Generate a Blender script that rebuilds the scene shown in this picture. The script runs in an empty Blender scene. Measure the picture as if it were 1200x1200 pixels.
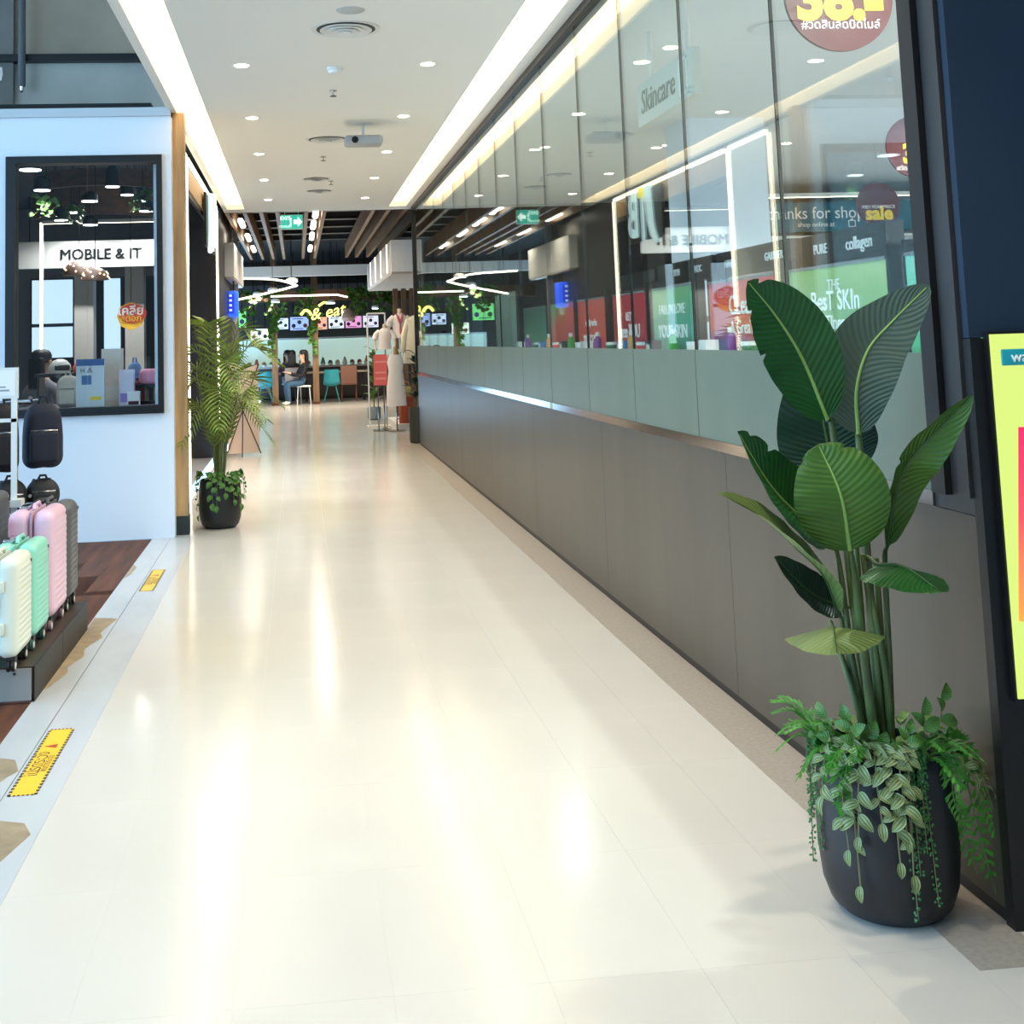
import bpy, bmesh, math, random
from mathutils import Vector, Matrix, Euler
random.seed(7)
PI = math.pi
S = bpy.context.scene
COL = S.collection

# ------------------------------------------------------------------ camera, world, exposure
def make_camera():
    yaw, pit, roll = .1065, .1064, -.0319
    fw = Vector((math.sin(yaw)*math.cos(pit), math.cos(yaw)*math.cos(pit), math.sin(pit)))
    r = Vector((math.cos(yaw), -math.sin(yaw), 0)); u = r.cross(fw)
    r2 = r*math.cos(roll)+u*math.sin(roll); u2 = -r*math.sin(roll)+u*math.cos(roll)
    cd = bpy.data.cameras.new('camera'); co = bpy.data.objects.new('camera', cd); COL.objects.link(co)
    cd.sensor_width = 36; cd.lens = 1461.0/1200*36
    cd.shift_x = (600-499.9)/1200; cd.shift_y = (242.2-600)/1200
    cd.clip_start = .05; cd.clip_end = 200
    m = Matrix((r2, u2, -fw)).transposed().to_4x4(); m.translation = (0, 0, 1.5)
    co.matrix_world = m
    S.camera = co
make_camera()
S.view_settings.view_transform = 'Standard'
S.view_settings.look = 'None'
S.view_settings.gamma = 1
S.view_settings.use_curve_mapping = False
S.view_settings.exposure = 0.18
W = bpy.data.worlds.new('world'); S.world = W; W.use_nodes = True
W.node_tree.nodes['Background'].inputs[0].default_value = (.37, .68, 1, 1)   # daylit atrium behind and left of the camera
W.node_tree.nodes['Background'].inputs[1].default_value = 6.0
COVE_E, DOWN_E, SPOT_W, STRIP_E = 3.4, 18, 56, 4.0

# ------------------------------------------------------------------ materials
def lin(c):
    f = lambda v: (v/255/12.92) if v <= 10.31 else ((v/255+.055)/1.055)**2.4
    return tuple(f(v) for v in c)+(1,)
MC = {}
def pm(name, rgb, rough=.5, metal=0, spec=.5, noise=None, bump=None, rgb2=None, trans=0, coat=0):
    if name in MC: return MC[name]
    m = bpy.data.materials.new(name); m.use_nodes = True; MC[name] = m
    nt = m.node_tree; b = nt.nodes['Principled BSDF']
    b.inputs['Base Color'].default_value = lin(rgb); b.inputs['Roughness'].default_value = rough
    b.inputs['Metallic'].default_value = metal; b.inputs['Specular IOR Level'].default_value = spec
    if coat: b.inputs['Coat Weight'].default_value = coat; b.inputs['Coat Roughness'].default_value = .06
    if noise or bump: tc = nt.nodes.new('ShaderNodeTexCoord')
    if noise:
        sc, amt = noise[0], noise[1]
        n = nt.nodes.new('ShaderNodeTexNoise'); n.inputs['Scale'].default_value = 1; n.inputs['Detail'].default_value = 5
        mp = nt.nodes.new('ShaderNodeMapping'); s3 = sc if isinstance(sc, tuple) else (sc,)*3
        mp.inputs['Scale'].default_value = s3
        nt.links.new(tc.outputs['Object'], mp.inputs[0]); nt.links.new(mp.outputs[0], n.inputs['Vector'])
        cr = nt.nodes.new('ShaderNodeValToRGB')
        d = rgb2 or tuple(max(0, v*(1-amt)) for v in rgb)
        cr.color_ramp.elements[0].position = .32; cr.color_ramp.elements[1].position = .68
        cr.color_ramp.elements[0].color = lin(d); cr.color_ramp.elements[1].color = lin(rgb)
        nt.links.new(n.outputs['Fac'], cr.inputs[0]); nt.links.new(cr.outputs[0], b.inputs['Base Color'])
    if bump:
        n2 = nt.nodes.new('ShaderNodeTexNoise'); n2.inputs['Scale'].default_value = bump[0]; n2.inputs['Detail'].default_value = 3
        nt.links.new(tc.outputs['Object'], n2.inputs['Vector'])
        bp = nt.nodes.new('ShaderNodeBump'); bp.inputs['Strength'].default_value = bump[1]; bp.inputs['Distance'].default_value = .01
        nt.links.new(n2.outputs['Fac'], bp.inputs['Height']); nt.links.new(bp.outputs[0], b.inputs['Normal'])
    return m
def em(name, rgb, strength=1.0, base=None):
    if name in MC: return MC[name]
    m = bpy.data.materials.new(name); m.use_nodes = True; MC[name] = m
    b = m.node_tree.nodes['Principled BSDF']
    b.inputs['Base Color'].default_value = lin(base or rgb); b.inputs['Emission Color'].default_value = lin(rgb)
    b.inputs['Emission Strength'].default_value = strength; b.inputs['Roughness'].default_value = .4
    return m
def glass_mat(name, tint, ior=1.5):
    m = bpy.data.materials.new(name); m.use_nodes = True; MC[name] = m
    nt = m.node_tree; nt.nodes.remove(nt.nodes['Principled BSDF'])
    fr = nt.nodes.new('ShaderNodeFresnel'); fr.inputs[0].default_value = ior
    t = nt.nodes.new('ShaderNodeBsdfTransparent'); t.inputs[0].default_value = tint
    g = nt.nodes.new('ShaderNodeBsdfGlossy'); g.inputs['Roughness'].default_value = 0; g.inputs[0].default_value = (.92, .97, .95, 1)
    mx = nt.nodes.new('ShaderNodeMixShader')
    # both faces of the pane use the outside index (no refraction modelled in a thin sheet)
    geo = nt.nodes.new('ShaderNodeNewGeometry')
    mi = nt.nodes.new('ShaderNodeMath'); mi.operation = 'MULTIPLY_ADD'
    mi.inputs[1].default_value = 1/ior-ior; mi.inputs[2].default_value = ior
    nt.links.new(geo.outputs['Backfacing'], mi.inputs[0]); nt.links.new(mi.outputs[0], fr.inputs[0])
    nt.links.new(fr.outputs[0], mx.inputs[0]); nt.links.new(t.outputs[0], mx.inputs[1]); nt.links.new(g.outputs[0], mx.inputs[2])
    nt.links.new(mx.outputs[0], nt.nodes['Material Output'].inputs[0])
    return m
def ramp_mat(name, stops, axis='Z', rough=.35, lo=0, hi=1, diag=0, emit=0):
    """printed colour gradient in object space between lo and hi along an axis, plus a slant"""
    m = bpy.data.materials.new(name); m.use_nodes = True; MC[name] = m
    nt = m.node_tree; b = nt.nodes['Principled BSDF']; b.inputs['Roughness'].default_value = rough
    tc = nt.nodes.new('ShaderNodeTexCoord'); sx = nt.nodes.new('ShaderNodeSeparateXYZ'); nt.links.new(tc.outputs['Object'], sx.inputs[0])
    n = nt.nodes.new('ShaderNodeTexNoise'); n.inputs['Scale'].default_value = 1.6; nt.links.new(tc.outputs['Object'], n.inputs['Vector'])
    ad = nt.nodes.new('ShaderNodeMath'); ad.operation = 'MULTIPLY_ADD'; ad.inputs[1].default_value = diag
    oth = {'Z': 'Y', 'Y': 'Z', 'X': 'Z'}[axis]
    nt.links.new(sx.outputs[oth], ad.inputs[0]); nt.links.new(sx.outputs[axis], ad.inputs[2])
    a2 = nt.nodes.new('ShaderNodeMath'); a2.operation = 'MULTIPLY_ADD'; a2.inputs[1].default_value = (hi-lo)*.5
    nt.links.new(n.outputs['Fac'], a2.inputs[0]); nt.links.new(ad.outputs[0], a2.inputs[2])
    mr = nt.nodes.new('ShaderNodeMapRange'); mr.inputs[1].default_value = lo+(hi-lo)*.25; mr.inputs[2].default_value = hi+(hi-lo)*.25
    nt.links.new(a2.outputs[0], mr.inputs[0])
    cr = nt.nodes.new('ShaderNodeValToRGB'); e = cr.color_ramp.elements
    e[0].position, e[0].color = stops[0][0], lin(stops[0][1]); e[1].position, e[1].color = stops[-1][0], lin(stops[-1][1])
    for p, c in stops[1:-1]:
        k = e.new(p); k.color = lin(c)
    nt.links.new(mr.outputs[0], cr.inputs[0]); nt.links.new(cr.outputs[0], b.inputs['Base Color'])
    if emit:
        nt.links.new(cr.outputs[0], b.inputs['Emission Color']); b.inputs['Emission Strength'].default_value = emit
    return m
def leaf_mat(name, rgb, rgb2, freq=16, slant=.35, stripe=.35, rough=.38, bump=.35):
    """leaf with side veins running from the midrib (uv: u along the leaf, v across)"""
    m = bpy.data.materials.new(name); m.use_nodes = True; MC[name] = m
    nt = m.node_tree; b = nt.nodes['Principled BSDF']; b.inputs['Roughness'].default_value = rough
    uv = nt.nodes.new('ShaderNodeUVMap'); sx = nt.nodes.new('ShaderNodeSeparateXYZ'); nt.links.new(uv.outputs[0], sx.inputs[0])
    def M(op, a, bb=None, c=None):
        n = nt.nodes.new('ShaderNodeMath'); n.operation = op
        for i, v in enumerate((a, bb, c)):
            if v is None: continue
            if isinstance(v, (int, float)): n.inputs[i].default_value = v
            else: nt.links.new(v, n.inputs[i])
        return n.outputs[0]
    av = M('ABSOLUTE', M('SUBTRACT', sx.outputs['Y'], .5))
    ph = M('MULTIPLY', M('SUBTRACT', sx.outputs['X'], M('MULTIPLY', av, slant)), freq*2*PI)
    s = M('MULTIPLY_ADD', M('SINE', ph), .5, .5)
    tc = nt.nodes.new('ShaderNodeTexCoord'); n = nt.nodes.new('ShaderNodeTexNoise'); n.inputs['Scale'].default_value = 9
    nt.links.new(tc.outputs['Object'], n.inputs['Vector'])
    f = M('ADD', M('MULTIPLY', s, stripe), M('MULTIPLY', n.outputs['Fac'], .6))
    mx = nt.nodes.new('ShaderNodeMix'); mx.data_type = 'RGBA'
    mx.inputs['A'].default_value = lin(rgb2); mx.inputs['B'].default_value = lin(rgb)
    nt.links.new(f, mx.inputs['Factor']); nt.links.new(mx.outputs['Result'], b.inputs['Base Color'])
    bp = nt.nodes.new('ShaderNodeBump'); bp.inputs['Strength'].default_value = bump; bp.inputs['Distance'].default_value = .004
    nt.links.new(s, bp.inputs['Height']); nt.links.new(bp.outputs[0], b.inputs['Normal'])
    return m

# ------------------------------------------------------------------ mesh helpers
class MB:
    def __init__(s, o=(0, 0, 0)): s.v = []; s.f = []; s.uv = {}; s.o = Vector(o); s.sm = False
    def add(s, vs, fs, uvs=None):
        k = len(s.v); s.v += [Vector(v)-s.o for v in vs]
        for i, f in enumerate(fs):
            s.f.append(tuple(j+k for j in f))
            if uvs: s.uv[len(s.f)-1] = [uvs[j] for j in f]
        return s
    def box(s, a, b, rz=0, M=None):
        x0, y0, z0 = (min(a[i], b[i]) for i in range(3)); x1, y1, z1 = (max(a[i], b[i]) for i in range(3))
        vs = [Vector(p) for p in ((x0,y0,z0),(x1,y0,z0),(x1,y1,z0),(x0,y1,z0),(x0,y0,z1),(x1,y0,z1),(x1,y1,z1),(x0,y1,z1))]
        if rz:
            c = Vector(((x0+x1)/2, (y0+y1)/2, 0)); R = Matrix.Rotation(rz, 3, 'Z'); vs = [R@(v-c)+c for v in vs]
        if M: vs = [M@v for v in vs]
        return s.add(vs, [(3,2,1,0),(4,5,6,7),(0,1,5,4),(1,2,6,5),(2,3,7,6),(3,0,4,7)])
    def quad(s, a, b, c, d): return s.add([a, b, c, d], [(0,1,2,3)])
    def tube(s, pts, r, n=8, cap=True):
        pts = [Vector(p) for p in pts]; rs = r if isinstance(r, (list, tuple)) else [r]*len(pts)
        vs = []; nrm = None
        for i, p in enumerate(pts):
            t = (pts[min(i+1, len(pts)-1)]-pts[max(i-1, 0)]).normalized()
            if nrm is None:
                nrm = t.orthogonal().normalized()
            nrm = (nrm-t*nrm.dot(t)); nrm = nrm.normalized() if nrm.length > 1e-6 else t.orthogonal().normalized()
            bn = t.cross(nrm)
            vs += [p+(nrm*math.cos(2*PI*k/n)+bn*math.sin(2*PI*k/n))*rs[i] for k in range(n)]
        fs = [(i*n+k, i*n+(k+1) % n, (i+1)*n+(k+1) % n, (i+1)*n+k) for i in range(len(pts)-1) for k in range(n)]
        if cap: fs += [tuple(range(n))[::-1], tuple((len(pts)-1)*n+k for k in range(n))]
        s.sm = True
        return s.add(vs, fs)
    def lathe(s, prof, n=24, c=(0, 0, 0), M=None):
        vs = []; fs = []
        for r, z in prof: vs += [Vector((r*math.cos(2*PI*k/n), r*math.sin(2*PI*k/n), z)) for k in range(n)]
        for i in range(len(prof)-1):
            for k in range(n): fs.append((i*n+k, i*n+(k+1) % n, (i+1)*n+(k+1) % n, (i+1)*n+k))
        fs.append(tuple(range(n))[::-1]); fs.append(tuple((len(prof)-1)*n+k for k in range(n)))
        if M: vs = [M@v for v in vs]
        vs = [v+Vector(c) for v in vs]; s.sm = True
        return s.add(vs, fs)
    def disc(s, c, r, h, n=24, axis='Z'):
        M = {'Z': None, 'Y': Matrix.Rotation(PI/2, 3, 'X'), 'X': Matrix.Rotation(PI/2, 3, 'Y')}[axis]
        s.lathe([(r, -h/2), (r, h/2)], n, c, M); s.sm = False; return s
    def prism(s, pts, h, M=None):
        n = len(pts); vs = [Vector((x, y, 0)) for x, y in pts]+[Vector((x, y, h)) for x, y in pts]
        if M: vs = [M@v for v in vs]
        return s.add(vs, [tuple(range(n))[::-1], tuple(range(n, 2*n))]+[(i, (i+1) % n, n+(i+1) % n, n+i) for i in range(n)])
    def rbox(s, c, sz, r, n=6, disp=None, M=None, uns=None):
        """rounded box from a subdivided cube; disp(x,y,z,normal) -> offset vector"""
        h = Vector(sz)/2; c = Vector(c); idx = {}; vs = []; fs = []
        nn = uns or (n, n, n)
        def vert(p):
            k = tuple(round(a, 5) for a in p)
            if k in idx: return idx[k]
            P = Vector((p[i]*h[i] for i in range(3)))
            q = Vector((max(-(h[i]-r), min(h[i]-r, P[i])) for i in range(3))); d = P-q
            if d.length > 1e-7: d.normalize(); P = q+d*r
            if disp: P = P+disp(P.x, P.y, P.z, d)
            if M: P = M@P
            idx[k] = len(vs); vs.append(P+c); return idx[k]
        def grid(n):
            k = [-1+2*i/n for i in range(n+1)]; return k
        def edges(i):
            e = r/h[i]; inner = grid(nn[i]); return sorted(set([-1, -1+e*.3, -1+e*.65, -1+e, 1-e, 1-e*.65, 1-e*.3, 1]+[x*(1-e) for x in inner[1:-1]]))
        G = [edges(i) for i in range(3)]
        for ax in range(3):
            a, b = (ax+1) % 3, (ax+2) % 3
            for sg in (-1, 1):
                for i in range(len(G[a])-1):
                    for j in range(len(G[b])-1):
                        def P(x, y):
                            p = [0, 0, 0]; p[ax] = sg; p[a] = x; p[b] = y; return vert(p)
                        q = (P(G[a][i], G[b][j]), P(G[a][i+1], G[b][j]), P(G[a][i+1], G[b][j+1]), P(G[a][i], G[b][j+1]))
                        fs.append(q if sg > 0 else q[::-1])
        s.sm = True
        return s.add(vs, fs)
    def to(s, name, mat, parent=None, kind=None, smooth=None, label=None):
        me = bpy.data.meshes.new(name); me.from_pydata([tuple(v) for v in s.v], [], s.f)
        if s.uv:
            l = me.uv_layers.new(name='UVMap')
            for p in me.polygons:
                if p.index in s.uv:
                    for k, li in enumerate(p.loop_indices): l.data[li].uv = s.uv[p.index][k]
        me.update()
        if s.sm if smooth is None else smooth:
            me.polygons.foreach_set('use_smooth', [True]*len(me.polygons))
            try: me.set_sharp_from_angle(angle=math.radians(40))
            except Exception: pass
        me.materials.append(mat)
        return link(name, me, parent, kind, label)
def link(name, me, parent=None, kind=None, label=None):
    o = bpy.data.objects.new(name, me); COL.objects.link(o)
    if parent: o.parent = parent
    if kind: o['kind'] = kind
    if label: o['label'] = label
    return o
def tag(o, label, cat, group=None):
    o['label'] = label; o['category'] = cat
    if group: o['group'] = group
    return o
def T(name, label, cat, loc=(0, 0, 0), rz=0, group=None):
    o = bpy.data.objects.new(name, None); COL.objects.link(o); o.location = loc; o.rotation_euler = (0, 0, rz)
    o.empty_display_size = .05
    return tag(o, label, cat, group)
def ST(o): o['kind'] = 'structure'; return o
def SB(name, a, b, mat, parent=None):
    """a box of the setting"""
    o = MB().box(a, b).to(name, mat, parent)
    if not parent: ST(o)
    return o
def copy_tree(o, parent=None):
    c = o.copy(); COL.objects.link(c)
    if parent: c.parent = parent
    for ch in list(o.children): copy_tree(ch, c)
    return c
def txt(parent, s, size, M, mat, ext=.002, name='lettering', align='CENTER', sx=1, shear=0, bold=0, spacing=1, label=None):
    """text as a mesh; M places its plane (x right, y up, z out of the face)"""
    cu = bpy.data.curves.new(name, 'FONT'); cu.body = s; cu.size = size; cu.extrude = ext; cu.align_x = align; cu.align_y = 'CENTER'
    cu.shear = shear; cu.offset = bold; cu.space_character = spacing; cu.resolution_u = 3
    t = bpy.data.objects.new(name, cu); COL.objects.link(t)
    bpy.context.view_layer.update()
    me = bpy.data.meshes.new_from_object(t.evaluated_get(bpy.context.evaluated_depsgraph_get()))
    bpy.data.objects.remove(t)
    me.transform(M@Matrix.Diagonal((sx, 1, 1, 1)))
    me.materials.clear(); me.materials.append(mat); me.name = name
    return link(name, me, parent, None, label)
def frame(o, x, y):
    x = Vector(x).normalized(); y = Vector(y).normalized(); z = x.cross(y)
    m = Matrix((x, y, z)).transposed().to_4x4(); m.translation = o; return m
def front(o): return frame(o, (1, 0, 0), (0, 0, 1))        # faces -Y
def west(o): return frame(o, (0, -1, 0), (0, 0, 1))        # faces -X
def east(o): return frame(o, (0, 1, 0), (0, 0, 1))         # faces +X
def up(o, a=(0, 1, 0), b=(-1, 0, 0)): return frame(o, a, b)
ORD = ['first', 'second', 'third', 'fourth', 'fifth', 'sixth', 'seventh', 'eighth', 'ninth', 'tenth', 'eleventh', 'twelfth', 'thirteenth', 'fourteenth', 'fifteenth', 'sixteenth']

# ------------------------------------------------------------------ shared materials
m_ceil = pm('ceiling paint', (232, 228, 219), .75)
m_cove = em('cove light', (255, 229, 190), COVE_E)
m_down = em('downlight lens', (255, 240, 214), DOWN_E)
m_strip = em('led strip', (255, 240, 214), STRIP_E)
m_tile = pm('cream floor tile', (204, 201, 194), .15, spec=.42, noise=((1.3, .8, 1), .035), bump=(140, .012))
m_grey = pm('grey floor band', (168, 160, 150), .35, noise=(60, .1))
m_band = pm('pale blue grey floor band', (190, 196, 202), .25, noise=((2.2, .7, 1), .1))
m_wood = pm('light oak', (204, 166, 118), .45, noise=((18, 18, 1.4), .22))
m_dkwood = pm('brown vinyl plank', (104, 62, 42), .6, spec=.2, noise=((14, 1.2, 4), .4))
m_white = pm('white wall paint', (222, 226, 232), .55)
m_black = pm('black frame', (17, 17, 18), .42, spec=.4)
m_char = pm('charcoal frame', (44, 43, 43), .4)
m_steel = pm('polished steel', (176, 160, 146), .12, 1)
m_chrome = pm('chrome', (200, 200, 205), .12, 1)
m_dado = pm('brown grey satin panel', (88, 80, 69), .34, .4, noise=((3, 3, .5), .12))
m_conc = pm('grey concrete', (176, 154, 132), .8, noise=(1.2, .15))
m_darkceil = pm('dark open ceiling', (30, 28, 27), .8)
m_potblk = pm('matt black pot', (25, 27, 31), .45, bump=(220, .05))
m_soil = pm('dark potting soil', (38, 28, 20), .95, noise=(60, .5))
m_glass = glass_mat('greenish glass', (.93, .98, .96, 1))
m_glass2 = glass_mat('clear shop glass', (.94, .96, .96, 1))
m_edge = pm('dark glass edge', (24, 34, 32), .3)
m_frost = pm('frosted film', (100, 112, 98), .35, noise=((1, 3, 1), .08))
m_ivory = pm('off white plastic', (228, 228, 224), .4)
m_pale = pm('white letters', (240, 240, 238), .5)
m_inkblk = pm('black letters', (24, 26, 30), .5)

# ------------------------------------------------------------------ floor
fl = ST(MB().box((-1.0, -3, -.1), (4, 40, -.0007)).to('floor', pm('floor joint', (198, 194, 184), .3)))
TW, TL = .3665, .7
xs = [-.835]+[-.5425+TW*i for i in range(6)]+[1.55]
tile_cache = {}
for i in range(len(xs)-1):
    w = xs[i+1]-xs[i]
    for j in range(-2, 22):
        y0 = 3.045+j*TL
        key = round(w, 3)
        if key not in tile_cache:
            g = .00025
            tile_cache[key] = MB().box((g, g, -.006), (w-g, TL-g, 0)).to('tile', m_tile, fl).data
            o = fl.children[-1]
        else: o = link('tile', tile_cache[key], fl)
        o.location = (xs[i], y0, 0)
MB().box((-1.0, 18.444, -.006), (4, 40, 0)).to('far_paving', m_tile, fl)
MB().box((-.835, -3, -.006), (4, 1.644, 0)).to('near_paving', m_tile, fl)
MB().box((1.551, 1.645, -.006), (4, 2.93, 0)).to('side_paving', m_tile, fl)
SB('trim_1', (1.551, 2.931, -.006), (1.745, 18.4, .0005), m_grey)
SB('trim_2', (-1.024, -3, -.006), (-.836, 10.42, .0005), m_band)
tr3 = SB('trim_3', (-1.17, -3, -.006), (-1.027, 10.3, .0008), m_band)
tr4 = SB('trim_4', (-1.07, 10.42, -.006), (-.836, 18.4, .0004), m_tile)
SB('floor_joint', (-1.0275, -3, -.006), (-1.0235, 10.3, -.0005), m_char)
wf = ST(MB().box((-8, -3, -.1), (-1.168, 10.3, -.006)).to('floor', pm('plank joint', (40, 28, 24), .7)))
pk = None
for i in range(7):
    for j in range(4):
        x1 = -1.17-i*.18; y0 = 1.6+j*2.2+(i % 3)*.55
        if pk is None: pk = MB().box((-.179, .001, -.01), (0, 2.199, -.001)).to('plank', m_dkwood, wf); o = pk
        else: o = link('plank', pk.data, wf)
        o.location = (x1, y0-.6*0, 0)
for o in list(wf.children):
    if o.location.y+2.2 > 10.3: o.location.y = 8.08
MB().box((-8, -3, -.01), (-2.435, 10.3, -.0015)).to('far_planks', m_dkwood, wf)
# worn tape stains on the band beside the platform
m_stain = pm('worn tan stain', (158, 142, 116), .6, noise=(9, .2))
def patch(name, pts, mat, z=.0012):
    vs = [(x, y, z) for x, y in pts]+[(x, y, z-.0011) for x, y in pts]; n = len(pts)
    return MB().add(vs, [tuple(range(n)), tuple(range(2*n-1, n-1, -1))]+[(i, n+i, n+(i+1) % n, (i+1) % n) for i in range(n)])
for pts in ([(-1.165, 7.4), (-1.165, 5.9), (-1.14, 5.95), (-1.10, 6.2), (-1.12, 6.3), (-1.075, 6.5), (-1.10, 6.65), (-1.045, 6.9), (-1.075, 7.0), (-1.03, 7.35)],
            [(-1.165, 5.0), (-1.165, 4.2), (-1.10, 4.55), (-1.06, 4.75), (-1.03, 4.82), (-1.07, 4.95)],
            [(-1.02, 4.35), (-1.02, 3.8), (-.93, 3.9), (-.86, 4.2), (-.90, 4.3)], [(-1.165, 9.1), (-1.165, 8.6), (-1.14, 8.7), (-1.13, 9.0)]):
    patch('stain', pts, m_stain).to('worn_stain', m_stain, tr3)

def lamp(parent, w, col, spread=2.4, z=-.03, r=.05, name='lamp_beam'):
    l = bpy.data.lights.new(name, 'SPOT'); l.energy = w; l.color = col; l.spot_size = spread; l.spot_blend = .5; l.shadow_soft_size = r
    o = bpy.data.objects.new(name, l); COL.objects.link(o); o.location = (0, 0, z); o.parent = parent; return o
# ------------------------------------------------------------------ corridor ceiling
cl = ST(MB().box((-.71, -1.5, 3.45), (1.37, 18.45, 3.5)).to('ceiling', m_ceil))
MB().box((-.96, 18.0, 3.45), (-.71, 18.45, 3.5)).to('cove_end', m_ceil, cl)
MB().box((1.37, 18.0, 3.45), (1.62, 18.45, 3.5)).to('cove_end', m_ceil, cl)
MB().box((1.62, -1.5, 3.45), (1.80, 18.45, 3.5)).to('soffit', m_ceil, cl)
MB().box((-1.0, -1.5, 3.45), (-.957, 18.45, 3.5)).to('soffit', m_ceil, cl)
MB().box((-1.0, -1.5, 3.66), (1.80, 18.45, 3.72)).to('upper_slab', m_ceil, cl)
MB().box((-1.02, -1.5, 3.45), (-1.001, 18.45, 5.5)).to('bulkhead', m_ceil, cl)
for x0, x1 in ((-.957, -.71), (1.37, 1.62)):
    for x in (x0-.004, x1): MB().box((x, -1.5, 3.5), (x+.004, 18.0, 3.66)).to('cove_side', m_ceil, cl)
    MB().box((x0, -1.5, 3.56), (x1-.002, 18.0, 3.575)).to('cove_diffuser', m_cove, cl)
    MB().box((x0, 17.99, 3.5), (x1, 18.0, 3.66)).to('cove_side', m_ceil, cl)

m_trimring = pm('white ring', (235, 233, 228), .5)
dl = None
for side, x in (('left', -.345), ('right', .965)):
    for k in range(-1, 7):
        y = 4.55+2.05*(k)
        lab = '%s lit downlight of the %s ceiling row, counted from the front' % (ORD[max(k-2, 0)], side)
        if k < 2: lab = 'downlight of the %s row overhead, %s above the camera' % (side, ('just behind', 'directly', 'just ahead and')[k+1])
        if dl is None:
            dl = T('downlight', lab, 'ceiling light', (x, y, 3.45), 0, 'corridor downlights'); o = dl
            MB().lathe([(.047, -.001), (.058, -.003), (.06, -.001), (.06, .002)], 20).to('trim_ring', m_trimring, dl)
            MB().disc((0, 0, -.0035), .046, .004, 20).to('lens', m_down, dl)
        else:
            o = copy_tree(dl); o.location = (x, y, 3.45); o['label'] = lab
        l = bpy.data.lights.new('downlight_beam', 'SPOT'); l.energy = SPOT_W; l.color = (1, .86, .66); l.spot_size = 1.5; l.spot_blend = .6; l.shadow_soft_size = .03
        lo = bpy.data.objects.new('downlight_beam', l); COL.objects.link(lo); lo.location = (0, 0, -.02); lo.parent = o
# air diffusers
m_vent = pm('white vent metal', (214, 213, 208), .5); m_ventdk = pm('vent gap', (70, 70, 68), .8)
def diffuser(x, y, r, lab):
    t = T('air_diffuser', lab, 'air vent', (x, y, 3.45), 0, 'round ceiling diffusers')
    MB().disc((0, 0, -.001), r*.86, .003, 36).to('backing', m_ventdk, t)
    for k, (a, b) in enumerate(((.86, 1.0), (.66, .76), (.48, .58), (.30, .40))):
        z = -.006-.006*k
        MB().lathe([(r*a, z+.004), (r*b, z+.001), (r*b, z+.005), (r*a, z+.008)], 36).to('ring', m_vent, t)
    MB().disc((0, 0, -.026), r*.2, .006, 24).to('hub', m_vent, t)
diffuser(.345, 7.65, .215, 'round white multi-ring air vent, largest and nearest in the ceiling')
diffuser(.335, 11.9, .215, 'round white air vent behind the hanging ceiling device')
diffuser(.27, 14.8, .17, 'flat round vent third along the ceiling, just in front of the small detector')
diffuser(.33, 16.0, .17, 'last round ceiling vent, nearest the exit sign')
t = T('speaker_cover', 'flat grey round speaker cover in front of the nearest vent', 'speaker', (.355, 7.2, 3.45))
MB().lathe([(.0, -.006), (.075, -.006), (.085, -.002), (.085, .002)], 28).to('grille', pm('grey grille', (186, 186, 182), .7), t)
t = T('smoke_detector', 'small round white smoke detector behind the nearest vent', 'detector', (.31, 8.75, 3.45))
MB().lathe([(.02, -.045), (.045, -.04), (.05, -.02), (.058, -.018), (.058, .001)], 24).to('body', m_ivory, t)
for k, (x, y, lab) in enumerate(((.32, 9.55, 'small sprinkler head just past the smoke detector'), (.315, 13.0, 'small sprinkler head behind the second vent'), (.45, 15.0, 'tiny sprinkler head near the far vents'))):
    t = T('sprinkler', lab, 'sprinkler', (x, y, 3.45), 0, 'ceiling sprinklers')
    MB().lathe([(.008, -.045), (.008, -.01), (.03, -.008), (.03, .001)], 14).to('escutcheon', m_chrome, t)
    MB().disc((0, 0, -.047), .026, .004, 14).to('deflector', m_char, t)
t = T('ceiling_device', 'grey box device hanging from the ceiling on a short stem', 'projector', (.63, 11.06, 3.45))
MB().disc((0, 0, -.004), .09, .008, 20).to('ceiling_plate', m_vent, t)
MB().tube([(0, 0, -.005), (0, 0, -.12)], .014, 10).to('stem', m_vent, t)
MB().rbox((0, 0, -.16), (.34, .26, .08), .03, 4).to('body', pm('silver grey plastic', (158, 160, 160), .45), t)
MB().disc((-.08, -.131, -.165), .03, .012, 16, 'Y').to('lens', m_black, t)

# ------------------------------------------------------------------ right wall: dado, rail, glazing
X = 1.74
wr = ST(MB().box((X+.026, 3.13, 0), (X+.05, 18.2, 1.0)).to('wall_right', m_char))
ys = [3.102, 5.05, 7.16, 9.27, 11.38, 13.49, 15.6, 18.2]
for a, b in zip(ys, ys[1:]):
    MB().box((X, a+.0015, .035), (X+.025, b-.0015, 1.0)).to('panel', m_dado, wr)
SB('baseboard_right', (X+.006, 3.12, 0), (X+.02, 18.2, .034), m_black)
rl = ST(MB().box((X-.012, 8.56, 1.003), (X+.05, 18.2, 1.045)).to('trim_5', m_steel))
MB().box((X-.012, 8.49, 1.003), (X+.05, 8.55, 1.045)).to('rail_joint', pm('rail joint', (226, 200, 150), .25, 1), rl)
MB().box((X-.012, 3.33, 1.003), (X+.05, 8.48, 1.045)).to('rail_length', m_steel, rl)
MB().box((X-.004, 3.13, 1.003), (X+.05, 3.33, 1.05)).to('rail_end', m_char, rl)
wn = ST(MB().box((X-.03, 3.22, 3.40), (X+.07, 18.2, 3.449)).to('window_1', m_black))
seam = [3.30, 4.30, 5.365, 6.385, 7.41, 8.52, 9.61, 10.62, 11.61, 12.55, 13.55, 14.55, 15.55, 16.55, 17.5, 18.14]
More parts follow.
